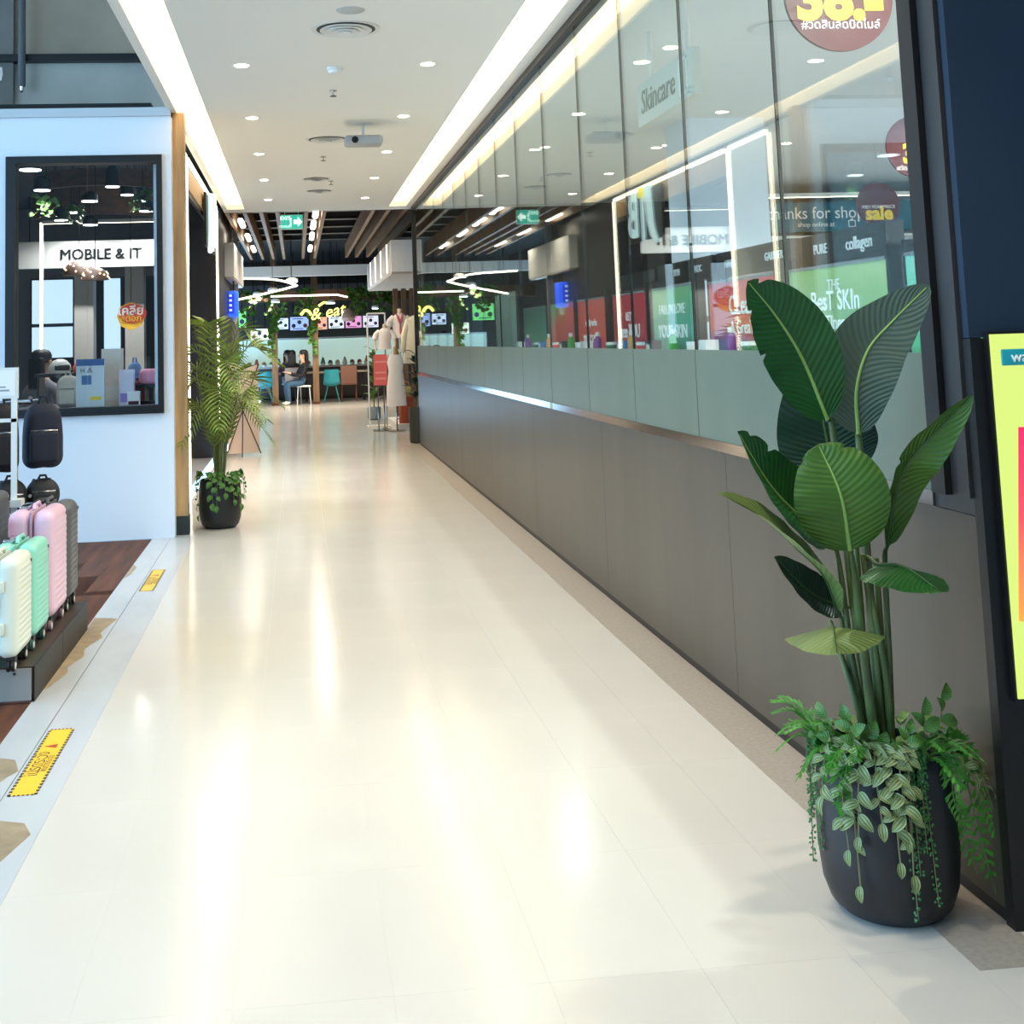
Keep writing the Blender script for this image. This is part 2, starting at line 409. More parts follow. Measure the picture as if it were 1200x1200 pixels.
for a, b in zip(seam, seam[1:]):
    p = MB().box((X, a+.004, 1.045), (X+.012, b-.004, 3.40)).to('pane', m_glass, wn)
    p.data.materials.append(m_edge)
    for q in p.data.polygons:
        if abs(q.normal.y) > .9: q.material_index = 1
    MB().box((X-.0022, a+.004, 1.045), (X-.0004, b-.004, 1.42)).to('frosted_film', m_frost, p)
MB().box((X-.03, 3.225, 1.046), (X+.05, 3.30, 3.40)).to('frame_post', m_black, wn)
MB().box((X-.012, 3.135, 1.046), (X+.05, 3.222, 3.45)).to('side_strip', m_char, wn)
MB().box((X-.03, 18.14, 1.046), (X+.05, 18.20, 3.40)).to('frame_post', m_black, wn)
# end wall turned to the camera
m_navy = pm('navy wall paint', (36, 50, 66), .6, spec=.2, bump=(90, .1))
we = ST(MB().box((X, 3.101, 1.46), (4.2, 3.13, 3.7)).to('wall_front', m_navy))
MB().box((X-.004, 3.09, 0), (4.2, 3.13, 1.458)).to('black_dado', m_black, we)

# ------------------------------------------------------------------ shop behind the glass
m_shopw = pm('shop white', (214, 220, 226), .6)
SB('floor', (X+.05, 3.14, -.08), (9.2, 18.2, 0), pm('shop floor', (205, 203, 198), .2))
sc = ST(MB().box((X+.08, 3.14, 3.45), (9.2, 18.2, 3.5)).to('ceiling', pm('shop ceiling', (205, 210, 214), .7)))
SB('wall_far', (X+.12, 18.1, 0), (9.2, 18.2, 3.45), pm('shop dark wall', (54, 50, 48), .6))
SB('wall_side', (9.2, 3.14, 0), (9.3, 18.2, 3.5), m_shopw)
SB('wall_near', (X+.12, 3.131, 0), (9.2, 3.2, 3.45), m_shopw)
SB('pillar', (3.58, 11, 0), (4.34, 11.6, 3.45), pm('pillar pale blue', (206, 220, 234), .5))
# ceiling lights in the shop
def led_line(x0, y0, x1, y1, z, lab, grp='linear shop lights', w=.05, zc=3.45):
    t = T('linear_light', lab, 'light', ((x0+x1)/2, (y0+y1)/2, z), 0, grp)
    dx, dy = abs(x1-x0)/2+(w/2 if x0 == x1 else 0), abs(y1-y0)/2+(w/2 if y0 == y1 else 0)
    MB().box((-dx, -dy, 0), (dx, dy, .05)).to('housing', m_ivory, t)
    MB().box((-dx+.006, -dy+.006, -.006), (dx-.006, dy-.006, 0)).to('diffuser', m_strip, t)
    for s in ((-.5, .5) if zc > 3.5 else ()): lamp(t, 90, (1, .97, .93), 2.9, -.02).location.x = dx*s
    for s in (-.8, .8): MB().tube([(dx*s, 0, .05), (dx*s, 0, zc-z)], .005, 6).to('hanger', m_chrome, t)
led_line(5.9, 15.6, 8.9, 15.6, 3.2, 'bright linear light above the teal banner')
for k in range(15):
    x, y = 2.6+1.3*(k % 5), (4.1, 8.2, 12.6)[k//5]
    o = copy_tree(dl); o.location = (x, y, 3.45); o['label'] = '%s lamp of the %s downlight row in the shop ceiling' % (ORD[k % 5], ('added near', 'middle', 'far')[k//5]); o['group'] = 'shop downlights'
    for ch in list(o.children):
        if ch.type == 'LIGHT': bpy.data.objects.remove(ch)
    lamp(o, 190 if k < 5 else 115, (1, .98, .95), 2.7)  # the near row is added to brighten the hanging red discs
# teal banner
t = T('header_banner', 'teal header banner with white thank-you text deep in the shop', 'sign', (7.3, 16, 2.78))
MB().box((-1.1, 0, 0), (1.3, .06, .39)).to('board', pm('teal board', (10, 92, 112), .4), t)
txt(t, 'thanks for shopping', .23, front((-.17, -.003, .24)), m_pale, sx=.93)
txt(t, 'shop online at', .09, front((-.35, -.003, .09)), m_pale); txt(t, 'watsons.com', .09, front((.62, -.003, .09)), m_pale)
mb = MB(); mb.box((.1, -.005, .05), (.2, 0, .06)); mb.box((.1, -.005, .13), (.2, 0, .14)); mb.box((.1, -.005, .06), (.11, 0, .13)); mb.box((.19, -.005, .06), (.2, 0, .13)); mb.box((.135, -.005, .14), (.165, 0, .16))
mb.to('bag_icon', m_pale, t, 'stuff')
t2 = T('wall_shelving', 'tall white shelving stocked with goods under the teal banner', 'shelf', (7.3, 16.1, 0))
MB().box((-1.4, .3, 0), (1.5, .34, 2.75)).to('back_panel', m_shopw, t2)
for z in (.1, .6, 1.1, 1.6, 2.1, 2.7): MB().box((-1.4, -.05, z), (1.5, .3, z+.03)).to('shelf', m_ivory, t2)
for x in (-1.42, 0, 1.48): MB().box((x, -.05, 0), (x+.03, .34, 2.75)).to('upright', m_ivory, t2)
# gondolas along the glass: poster backs and black brand headers
gm = {
 'a': ramp_mat('poster green dark', [(0, (60, 110, 80)), (.5, (90, 140, 110)), (1, (60, 90, 80))], 'Z', lo=1.0, hi=1.75),
 'b': ramp_mat('poster red violet', [(0, (90, 70, 130)), (.4, (190, 60, 80)), (.75, (210, 90, 70)), (1, (110, 160, 100))], 'Z', lo=1.1, hi=1.75, diag=.3),
 'c': ramp_mat('poster red', [(0, (220, 170, 90)), (.35, (200, 60, 60)), (1, (214, 84, 70))], 'Z', lo=1.2, hi=1.75, diag=-.2),
 'd': ramp_mat('poster crimson', [(0, (150, 24, 44)), (1, (196, 48, 60))], 'Z', lo=1.2, hi=1.75),
 'e': ramp_mat('poster teal green', [(0, (60, 130, 116)), (.45, (84, 156, 136)), (.75, (110, 166, 120)), (1, (130, 172, 118))], 'Z', lo=1.3, hi=1.75, diag=.2),
 'f': ramp_mat('poster red blue', [(0, (40, 60, 130)), (.3, (60, 60, 140)), (.48, (216, 70, 50)), (.8, (214, 60, 70)), (1, (200, 90, 110))], 'Z', lo=1.3, hi=1.75, diag=.05),
 'g': ramp_mat('poster green red', [(0, (214, 70, 70)), (.25, (200, 110, 90)), (.5, (140, 172, 128)), (.8, (140, 172, 112)), (1, (166, 186, 132))], 'Z', lo=1.25, hi=1.75, diag=-.25),
 'h': ramp_mat('poster aqua green', [(0, (40, 150, 80)), (.5, (90, 180, 130)), (1, (150, 206, 190))], 'Z', lo=1.2, hi=1.75),
 'i': ramp_mat('panel sage', [(0, (150, 175, 165)), (1, (165, 185, 175))], 'Z', lo=1.2, hi=1.9),
}
m_hdr = pm('black header', (26, 26, 28), .35)
m_shelf = pm('shelf grey', (120, 120, 122), .5)
def gondola(y0, y1, ztop, key, lab, lines):
    yc = (y0+y1)/2; w = (y1-y0)/2
    t = T('display_gondola', lab, 'display shelf', (2.0, yc, 0), 0, 'display shelves along the glass')
    MB().box((0, -w, .05), (.03, w, ztop)).to('poster_panel', gm[key], t)
    MB().box((-.004, -w, ztop-.006), (.034, w, ztop+.006)).to('top_edge', m_shelf, t)
    for s in (-1, 1): MB().box((.0, s*(w+.004)-.016*(s < 0)+0, 0), (.05, s*(w+.004)+.016*(s > 0), ztop+.05)).to('upright', m_black, t)
    for z in (.12, .5, .85, 1.2, 1.55): MB().box((.035, -w, z), (.40, w, z+.025)).to('shelf', m_shelf, t)
    for s, size, yy, z, bold in lines: txt(t, s, size, west((-.002, yy, z)), m_pale, bold=bold)
    return t
gondola(11.3, 12.48, 1.92, 'i', 'shelf back with a plain sage green panel, farthest along the glass', [])
gondola(9.93, 10.92, 1.74, 'a', 'shelf back with a dark green poster, second from the far end', [])
gondola(8.92, 9.78, 1.74, 'b', 'shelf back with a red and violet poster beside the dark green one', [])
gondola(7.99, 8.77, 1.74, 'c', 'shelf back with an orange red poster and small pale text', [('ready to be', .07, 0, 1.58, 0), ('WHAT’S NEW', .075, 0, 1.47, 0)])
gondola(7.03, 7.77, 1.74, 'd', 'shelf back with a plain crimson poster reading see you', [('LET’S', .075, -.02, 1.60, 0), ('see YOU', .115, -.02, 1.51, .001)])
gondola(6.13, 6.88, 1.74, 'e', 'shelf back with a teal green poster reading your skin', [('FALL IN LOVE', .075, .02, 1.62, 0), ('YOUR SKIN', .10, .02, 1.50, .0005)])
gondola(5.07, 5.91, 1.73, 'f', 'shelf back with a red over blue poster and white headline', [('CLear', .125, -.02, 1.61, .001), ('A GreaT', .085, -.02, 1.51, .0005)])
gondola(4.06, 4.90, 1.73, 'g', 'shelf back with a green and red poster about best skin routines', [('THE', .06, .0, 1.655, 0), ('BesT SKIn', .102, 0, 1.595, .0012), ('rOUTInes ever', .075, 0, 1.515, .0005)])
gondola(3.25, 3.92, 1.73, 'h', 'shelf back with an aqua poster, nearest the black window post', [])
def brand_header(h0, h1, y0, y1, names, lab):
    q = 2.45/2.25; h0, h1 = 1.5+(h0-1.5)*q, 1.5+(h1-1.5)*q; y0, y1 = y0*q, y1*q; yc = (y0+y1)/2; w = (y1-y0)/2
    t = T('brand_header', lab, 'sign', (2.45, yc, 0), 0, 'black headers over the shelves')
    MB().box((0, -w, h0), (.08, w, h1)).to('header_board', m_hdr, t)
    for sd in (-1, 1): MB().box((.02, sd*(w-.03)-.015, 0), (.05, sd*(w-.03)+.015, h0)).to('post', m_hdr, t)
    for s, size, yy in names: txt(t, s, size, west((-.003, yy*q-yc, (h0+h1)/2)), m_pale, bold=.0005)
brand_header(1.79, 1.90, 7.66, 8.6, [], 'plain black header board, farthest along the glass')
brand_header(1.785, 1.91, 6.56, 7.6, [('SKIN', .06, 7.2), ('NOC', .06, 6.8)], 'black header board with small skin lettering above the teal poster')
brand_header(1.775, 1.91, 5.5, 6.5, [('NIVEA', .062, 6.28), ('GARNIER', .06, 5.68)], 'black header board with two names above the red and blue poster')
brand_header(1.765, 1.90, 4.55, 5.35, [('PURE', .065, 5.15), ('collagen', .08, 4.78)], 'black header board reading pure collagen above the green and red poster')
# ledge with small products in front of the posters
t = T('product_ledge', 'narrow pale ledge behind the frosted glass carrying small products', 'shelf', (1.87, 7, 0))
MB().box((-.07, -3.6, 1.385), (.07, 4.2, 1.40)).to('board', m_ivory, t)
for y in (-3.4, -.8, 1.8, 4.0): MB().box((-.02, y, 0), (.02, y+.03, 1.385)).to('support', m_ivory, t)
pc = [(60, 150, 60), (235, 235, 235), (40, 110, 80), (210, 150, 90), (60, 60, 70), (230, 225, 215), (120, 60, 140), (60, 120, 180), (220, 90, 90)]
kinds = ['round bottle', 'square box', 'squat jar']
for k in range(26):
    y = 3.75+k*.26+random.uniform(-.05, .05); kd = k % 3; c = pc[(k*4) % 9]; x = 1.87+random.uniform(-.02, .02)
    cname = {0: 'green', 1: 'white', 2: 'dark green', 3: 'tan', 4: 'charcoal', 5: 'cream', 6: 'purple', 7: 'blue', 8: 'coral'}[(k*4) % 9]
    t = T(('bottle', 'product_box', 'jar')[kd], '%s %s on the ledge behind the glass, %s' % (cname, kinds[kd], 'by the %s poster' % ('aqua' if y < 4 else 'best skin' if y < 5 else 'red and blue' if y < 6 else 'teal' if y < 7 else 'crimson' if y < 7.9 else 'orange red' if y < 8.9 else 'violet' if y < 9.9 else 'dark green')), 'product', (x, y, 1.40), 0, 'products on the window ledge')
    mm = pm('product %d' % ((k*4) % 9), c, .35)
    if kd == 0:
        MB().lathe([(.022, 0), (.024, .01), (.024, .07), (.012, .085), (.012, .09)], 12).to('body', mm, t); MB().lathe([(.013, .09), (.013, .115)], 12).to('cap', m_ivory, t)
    elif kd == 1:
        MB().box((-.03, -.05, 0), (.03, .05, .06)).to('carton', mm, t); MB().box((-.0315, -.03, .015), (-.03, .03, .04)).to('label_patch', m_ivory, t)
    else:
        MB().lathe([(.03, 0), (.033, .005), (.033, .035)], 14).to('body', mm, t); MB().lathe([(.034, .035), (.034, .052)], 14).to('lid', m_ivory, t)
# hanging red sale discs (face the camera)
m_red = pm('red sale print', (206, 18, 36), .4); m_yel = pm('yellow print', (238, 206, 40), .45); m_dkr = pm('dark rim', (80, 16, 24), .5)
def sale_disc(x, y, z, r, lab, lines):
    t = T('sale_disc', lab, 'sign', (x, y, z), 0, 'hanging sale discs')
    MB().disc((0, 0, 0), r, .012, 48, 'Y').to('disc', m_red, t)
    MB().lathe([(r-.004, -.009), (r+.004, -.009), (r+.004, .009), (r-.004, .009)], 48, (0, 0, 0), Matrix.Rotation(PI/2, 3, 'X')).to('rim', m_dkr, t)
    MB().tube([(0, 0, r), (0, 0, 3.45-z)], .0015, 5).to('string', m_chrome, t)
    for s, size, xx, zz, mt, b, sh in lines: txt(t, s, size, front((xx, -.008, zz)), mt, bold=b, shear=sh)
sale_disc(2.335, 5.0, 2.905, .236, 'red disc with big yellow 38 price, largest at the top of the glass',
          [('38.-', .25, 0, -.02, m_yel, .012, .0), ('#วัดสินลดบิดไมล์', .052, 0, -.125, m_pale, .0, 0), ('SALE', .1, 0, .15, m_yel, .004, 0)])
sale_disc(4.74, 9.0, 2.85, .236, 'red disc half hidden behind the black window post',
          [('sale', .11, 0, .145, m_yel, .004, 0), ('เริ่ม', .09, -.02, .06, m_pale, 0, 0), ('38.-', .2, .04, -.06, m_yel, .009, 0), ('#วัดสินลดบิดไมล์', .05, 0, -.165, m_pale, 0, 0)])
sale_disc(6.17, 12.6, 2.77, .236, 'smallest red disc reading sale above the black headers',
          [('sale', .2, .0, -.09, m_yel, .007, 0), ('MID YEAR PRICE', .05, 0, -.02, m_pale, 0, 0)])
# hanging skincare sign
t = T('hanging_sign', 'pale hanging sign reading Skincare on two grey poles behind the glass', 'sign', (2.3, 7.45, 2.86))
MB().box((0, -.58, 0), (.05, .58, .28)).to('board', pm('pale sign board', (196, 200, 194), .5), t)
for y in (-.45, .32): MB().tube([(.025, y, .28), (.025, y, .59)], .018, 8).to('pole', m_vent, t)
txt(t, 'Skincare', .22, west((-.003, .12, .14)), pm('grey letters', (90, 96, 92), .6), shear=.15)
mb = MB(); a, b, c, d = -.49, -.33, .03, .25
for q in (((-.004, a, c), (0, b, c+.015)), ((-.004, a, d-.015), (0, b, d)), ((-.004, a, c), (0, a+.015, d)), ((-.004, b-.015, c), (0, b, d))): mb.box(*q)
mb.to('icon_frame', m_pale, t, 'stuff')

# ------------------------------------------------------------------ left white wall with shop window
YW = 10.3
wl = ST(MB().box((-8, YW, 0), (-2.31, YW+.12, 3.44)).to('wall_left', m_white))
MB().box((-2.31, YW, 0), (-1.075, YW+.12, 1.0)).to('wall_below_window', m_white, wl)
MB().box((-2.31, YW, 3.08), (-1.075, YW+.12, 3.44)).to('wall_above_window', m_white, wl)
MB().box((-1.076, YW, 0), (-.995, YW+.12, 3.44)).to('wall_edge', m_white, wl)
MB().box((-8, YW-.04, 3.40), (-.995, YW+.12, 3.47)).to('top_trim', pm('pale grey trim', (190, 194, 198), .6), wl)
pl = ST(MB().box((-.995, 10.42, .15), (-.9, 10.56, 3.45)).to('trim_6', m_wood))
MB().box((-.995, 10.415, 0), (-.895, 10.56, .15)).to('foot_block', pm('dark slate', (38, 50, 54), .5), pl)
w2 = ST(MB().box((-2.31, YW-.03, 1.0), (-2.24, YW+.13, 3.08)).to('window_2', m_black))
MB().box((-1.115, YW-.03, 1.0), (-1.07, YW+.13, 3.08)).to('frame_side', m_black, w2)
MB().box((-2.24, YW-.03, 1.0), (-1.115, YW+.13, 1.05)).to('frame_sill', m_black, w2)
MB().box((-2.24, YW-.03, 3.02), (-1.115, YW+.13, 3.08)).to('frame_head', m_black, w2)
MB().box((-2.24, YW+.04, 1.05), (-1.68, YW+.05, 3.02)).to('pane', m_glass2, w2)
MB().box((-1.676, YW+.04, 1.05), (-1.115, YW+.05, 3.02)).to('pane', m_glass2, w2)
# unseen atrium wall behind the camera; added to dim window reflections; daylight from left
SB('wall_unseen_atrium', (-7, -4.2, 0), (4.2, -4.0, 5.5), pm('unseen atrium wall', (70, 70, 72), .7))
SB('wall_unseen_atrium_right', (4.2, -4.2, 0), (4.3, 3.13, 5.5), pm('unseen atrium wall', (70, 70, 72), .7))
SB('ceiling', (-1.0, -4.2, 3.45), (4.2, -1.5, 3.5), m_ceil)
SB('ceiling', (1.80, -1.5, 3.45), (4.2, 3.1, 3.5), m_ceil)
# upper concrete wall, beam, conduit
wb = SB('wall_back', (-9, 12.0, 3.545), (-1.02, 12.15, 4.24), pm('pale concrete', (196, 188, 176), .8, noise=(1.6, .12)))
SB('wall_upper', (-9, 12.0, 4.31), (-1.02, 12.15, 5.6), m_conc)
SB('ceiling', (-9, -2, 5.5), (-1.02, 12.2, 5.6), m_conc)
t = T('steel_beam', 'black steel beam across the bare concrete wall above the window', 'beam', (-3.5, 11.95, 4.275))
MB().box((-5.5, -.05, -.035), (2.48, .05, .035)).to('web', m_black, t)
t = T('conduit_pipe', 'grey vertical conduit hanging against the concrete wall', 'pipe', (-2.52, 11.85, 3.99))
MB().tube([(0, 0, 0), (0, 0, 1.55)], .035, 12).to('pipe', pm('conduit grey', (88, 90, 92), .5), t)
MB().lathe([(.012, -.06), (.02, -.04), (.02, 0)], 10).to('end_fitting', m_chrome, t)
t = T('hanging_spotlight', 'small spotlight on a thin rod, left of the grey conduit', 'lamp', (-2.28, 9.9, 3.68))
MB().tube([(0, 0, .05), (0, 0, 1.85)], .004, 6).to('rod', m_char, t)
MB().lathe([(.02, -.05), (.03, .0), (.025, .05)], 12).to('lamp_head', m_vent, t)
t = T('cable_box', 'dark grey concrete panel edge left of the conduit', 'panel', (-2.62, 11.97, 3.45))
MB().box((-1.2, -.02, 0), (0, .02, 2.0)).to('sheet', pm('darker concrete', (130, 124, 116), .8, noise=(2, .15)), t)

# ------------------------------------------------------------------ left shop front beyond the oak pillar
XL = -1.07
wl2 = ST(MB().box((XL-.1, 10.56, 0), (XL, 11.42, 3.45)).to('wall_left', m_white))
MB().box((XL-.1, 11.48, 0), (XL, 12.56, 3.45)).to('white_panel', m_white, wl2)
MB().box((XL-.1, 17.45, 0), (XL, 18.45, 3.45)).to('end_panel', m_char, wl2)
fs = SB('trim_7', (XL-.1, 12.66, 3.14), (XL-.02, 17.34, 3.45), m_wood)
MB().box((XL-.06, 12.66, 3.08), (XL-.03, 17.34, 3.14)).to('track', m_black, fs)
MB().box((XL-.3, 12.7, 0), (XL-.22, 13.1, 3.08)).to('door_panel', pm('dark navy door', (26, 29, 38), .35), fs)
def led_bar(a, b, lab):
    c = (Vector(a)+Vector(b))/2; t = T('led_strip', lab, 'light', c, 0, 'led strips of the shop front')
    h = (Vector(b)-Vector(a))/2; hx = Vector((max(abs(h.x), .014), max(abs(h.y), .014), max(abs(h.z), .02)))
    MB().box(tuple(-hx), tuple(hx)).to('diffuser', m_strip, t)
    MB().box((-hx.x-.012, -hx.y-.006, -hx.z-.006), (-hx.x, hx.y+.006, hx.z+.006)).to('channel', m_char, t)
led_bar((XL, 11.45, .0), (XL, 11.45, 3.38), 'vertical led strip nearest the oak pillar')
led_bar((XL, 12.61, .0), (XL, 12.61, 3.38), 'vertical led strip on the near jamb of the left shop door')
led_bar((XL, 17.4, .0), (XL, 17.4, 3.38), 'vertical led strip behind the palm on the far jamb of the shop door')
led_bar((XL, 11.5, 3.40), (XL, 12.56, 3.40), 'short horizontal led strip above the white panel')
led_bar((XL, 12.7, 3.40), (XL, 17.35, 3.40), 'long horizontal led strip above the left shop door')
# lit letter sign over the door (seen mirrored in the glass)
t = T('illuminated_sign', 'lit white letter sign above the left shop door, mirrored in the glass', 'sign', (XL+.06, 15.75, 3.0))
m_lit = em('lit white letter', (206, 240, 250), 1.0); m_lity = em('lit yellow letter', (240, 226, 60), 1.2)
MB().box((-.06, -.8, -.3), (-.03, .8, .34)).to('backing', m_black, t)
txt(t, 'B', .82, east((.0, .42, .02)), m_lit, ext=.008, bold=.02, name='letter')
txt(t, 'I', .82, east((.0, -.03, -.05)), m_lit, ext=.008, bold=.02, name='letter')
MB().disc((0, -.03, .31), .07, .08, 18, 'X').to('yellow_dot', m_lity, t)
mb = MB(); mb.tube([(0, -.32, .36), (0, -.36, .1), (0, -.39, -.1), (0, -.48, -.27), (0, -.62, -.36)], [.06, .055, .05, .045, .03], 10); mb.to('letter', m_lit, t)
# interior of the left shop
SB('floor', (-8, 10.42, -.08), (XL-.1, 22, -.002), pm('left shop floor', (150, 150, 150), .25))
SB('ceiling', (-8, 12.16, 3.95), (XL-.1, 22.2, 4.05), m_darkceil)
SB('ceiling', (-8, 10.43, 3.48), (XL-.1, 12.0, 3.54), m_darkceil)
SB('wall_far', (-8, 22, 0), (-1.0, 22.1, 4.0), pm('left shop far wall', (128, 130, 134), .6))
SB('wall_side', (-8.1, 10.4, 0), (-8, 22, 4), m_conc)
SB('partition', (-1.45, 17.45, 0), (XL-.1, 18.4, 3.95), pm('dark partition', (38, 38, 44), .5))
t = T('header_sign', 'white header board reading MOBILE & IT at the back of the left shop', 'sign', (-3.04, 20, 2.80))
MB().box((-1.35, 0, 0), (1.5, .12, .42)).to('board', pm('white header', (222, 226, 226), .5), t)
for x in (-1.1, 1.2): MB().tube([(x, .06, .42), (x, .06, 1.15)], .01, 6).to('hanger', m_black, t)
txt(t, 'MOBILE & IT', .232, front((.009, -.012, .20)), pm('dark grey letters', (58, 62, 66), .5), ext=.012); txt(t, 'MOBILE & IT', .232, front((0, -.012, .20)), pm('dark grey letters', (58, 62, 66), .5), ext=.012)
# daylit windows at the back
m_day = em('daylit pane', (196, 226, 250), 1.1)
w3 = ST(MB().box((-4.5, 21.9, .9), (-1.4, 21.98, 2.75)).to('window_3', m_char))
for a, b, c, d in ((-4.47, -3.80, 1.98, 2.72), (-4.47, -3.80, 1.4, 1.92), (-3.27, -3.0, 1.3, 2.72), (-2.40, -2.30, 1.5, 2.72), (-3.74, -3.62, 1.98, 2.72)):
    MB().box((a, 21.86, c), (b, 21.9, d)).to('pane', m_day, w3)
for x in (-3.55, -2.75):
    MB().box((x, 20.6, 0), (x+.3, 20.9, 2.86)).to('column', m_ivory, w3)
led_line(-3.82, 19.4, -1.9, 19.4, 3.44, 'horizontal white led line above the header board', 'left shop led lines', zc=3.95)
t = T('linear_light', 'vertical white led line left of the header board', 'light', (-3.83, 19.4, 2.4), 0, 'left shop led lines')
MB().box((-.025, 0, -2.4), (.025, .04, 1.06)).to('housing', m_ivory, t); MB().box((-.02, -.008, -1.05), (.02, 0, 1.06)).to('diffuser', m_strip, t)
# suspended timber ceiling rings and pendants
m_brn = pm('brown ceiling timber', (104, 70, 46), .55, noise=((2, 14, 14), .3))
def arc_box(x0, x1, y, z0, z1, sag, lab):
    t = T('timber_fascia', lab, 'ceiling panel', ((x0+x1)/2, y, z0), 0, 'timber ceiling panels'); n = 12; vs = []; w = (x1-x0)/2
    for i in range(n+1):
        u = -1+2*i/n; yy = sag*u*u
        vs += [(u*w, yy, 0), (u*w, yy+.05, 0), (u*w, yy+.05, z1-z0), (u*w, yy, z1-z0)]
    fs = [(i*4+k, i*4+(k+1) % 4, i*4+4+(k+1) % 4, i*4+4+k) for i in range(n) for k in range(4)]+[(3, 2, 1, 0), (n*4, n*4+1, n*4+2, n*4+3)]
    mb = MB(); mb.add(vs, [f[::-1] for f in fs]); mb.to('board', m_brn, t)
    for s in (-.6, .6): MB().tube([(s*w, sag*.36+.03, z1-z0), (s*w, sag*.36+.03, 3.95-z0)], .006, 6).to('hanger', m_black, t)
arc_box(-2.72, -1.36, 13.0, 3.19, 3.37, .4, 'curved brown timber ceiling panel, front one seen through the window')
arc_box(-3.2, -1.62, 15.2, 3.13, 3.46, .5, 'curved brown timber ceiling panel behind the front one')
m_pend = em('pendant lens', (240, 250, 255), 5); pd = None
for k, (px, py, z, r, hh) in enumerate(((-2.43, 11.8, 3.19, .105, .03), (-1.92, 11.8, 3.26, .08, .03), (-1.905, 13.5, 3.30, .075, .05), (-1.84, 12.9, 3.16, .075, .17), (-2.5, 12.7, 3.11, .085, .10),
        (-1.83, 13.95, 3.2, .075, .12), (-2.165, 13.5, 3.085, .09, .06), (-1.65, 13.6, 3.09, .07, .10), (-1.62, 13.9, 3.01, .08, .08), (-2.38, 13.8, 3.0, .08, .06), (-2.27, 14.2, 2.90, .085, .06), (-2.66, 14.6, 3.0, .08, .1))):
    t = T('pendant_lamp', '%s black pendant with lit underside, counted inward from the left window' % ORD[k], 'lamp', (px, py, z), 0, 'round lamps in the left shop')
    MB().lathe([(r, 0), (r, hh), (r*.6, hh+.04)], 20).to('shade', m_black, t); MB().disc((0, 0, -.004), r*.93, .008, 20).to('lens', m_pend, t); lamp(t, 55, (.97, .98, 1), 2.0)
    MB().tube([(0, 0, hh+.04), (0, 0, (3.95 if py > 12.2 else 3.48)-z)], .006, 6).to('cord', m_black, t)
# dotted dome lampshades
m_dome = pm('brown perforated shade', (92, 66, 52), .5); m_dot = em('glowing holes', (255, 214, 160), 3)
for k, (x, y, z, r) in enumerate(((-2.29, 13.6, 2.30, .17), (-1.99, 12.75, 2.20, .135))):
    t = T('dome_lamp', ('large brown dome lampshade pierced with glowing holes', 'smaller brown dome lampshade below and right of the larger')[k], 'lamp', (x, y, z), 0, 'pierced dome lamps')
    MB().lathe([(r, 0), (r*.97, r*.25), (r*.8, r*.6), (r*.5, r*.85), (r*.1, r)], 24).to('shade', m_dome, t)
    mb = MB()
    for i in range(26):
        a = 2*PI*i*.618; h = .12+.7*((i*7) % 26)/26; rr = r*math.sqrt(max(0, 1-h*h))*1.0
        mb.lathe([(.0005, -.012), (.012, 0), (.0005, .012)], 6, (rr*math.cos(a), rr*math.sin(a), h*r))
    mb.to('light_holes', m_dot, t, 'stuff'); MB().tube([(0, 0, r), (0, 0, 3.95-z)], .004, 6).to('cord', m_black, t)
random.seed(77)
for k, (x, y, z) in enumerate(((-2.5, 12.9, 3.05), (-2.32, 13.3, 3.0), (-1.55, 13.0, 3.1))):
    t = T('hanging_greenery', 'dark leafy bunch under the timber panels seen in the left window, %s from the left' % ORD[k], 'plant', (x, y, z), 0, 'greenery in the left shop')
    MB().tube([(0, 0, .0), (0, 0, 3.95-z)], .005, 5).to('cord', m_black, t); t['pending'] = 1
t = T('hanging_sign', 'yellow and red hanging clearance sign in the left shop window', 'sign', (-1.99, 15.45, 1.90))
MB().disc((0, 0, 0), .17, .03, 8, 'Y').to('burst_panel', pm('sign yellow', (238, 186, 52), .5), t)
mb = MB(); mb.lathe([(.145, -.02), (.145, .02)], 24, (.02, -.01, .03), Matrix.Rotation(PI/2, 3, 'X')@Matrix.Diagonal((1.15, .8, 1))); mb.to('red_oval', pm('sign red', (200, 70, 56), .5), t)
txt(t, 'เคลีย', .15, front((0, -.035, .06)), m_pale, bold=.003); txt(t, 'สต็อก', .11, front((0, -.035, -.03)), m_yel)
MB().tube([(0, 0, .17), (0, 0, 1.97)], .004, 5).to('cord', m_black, t)

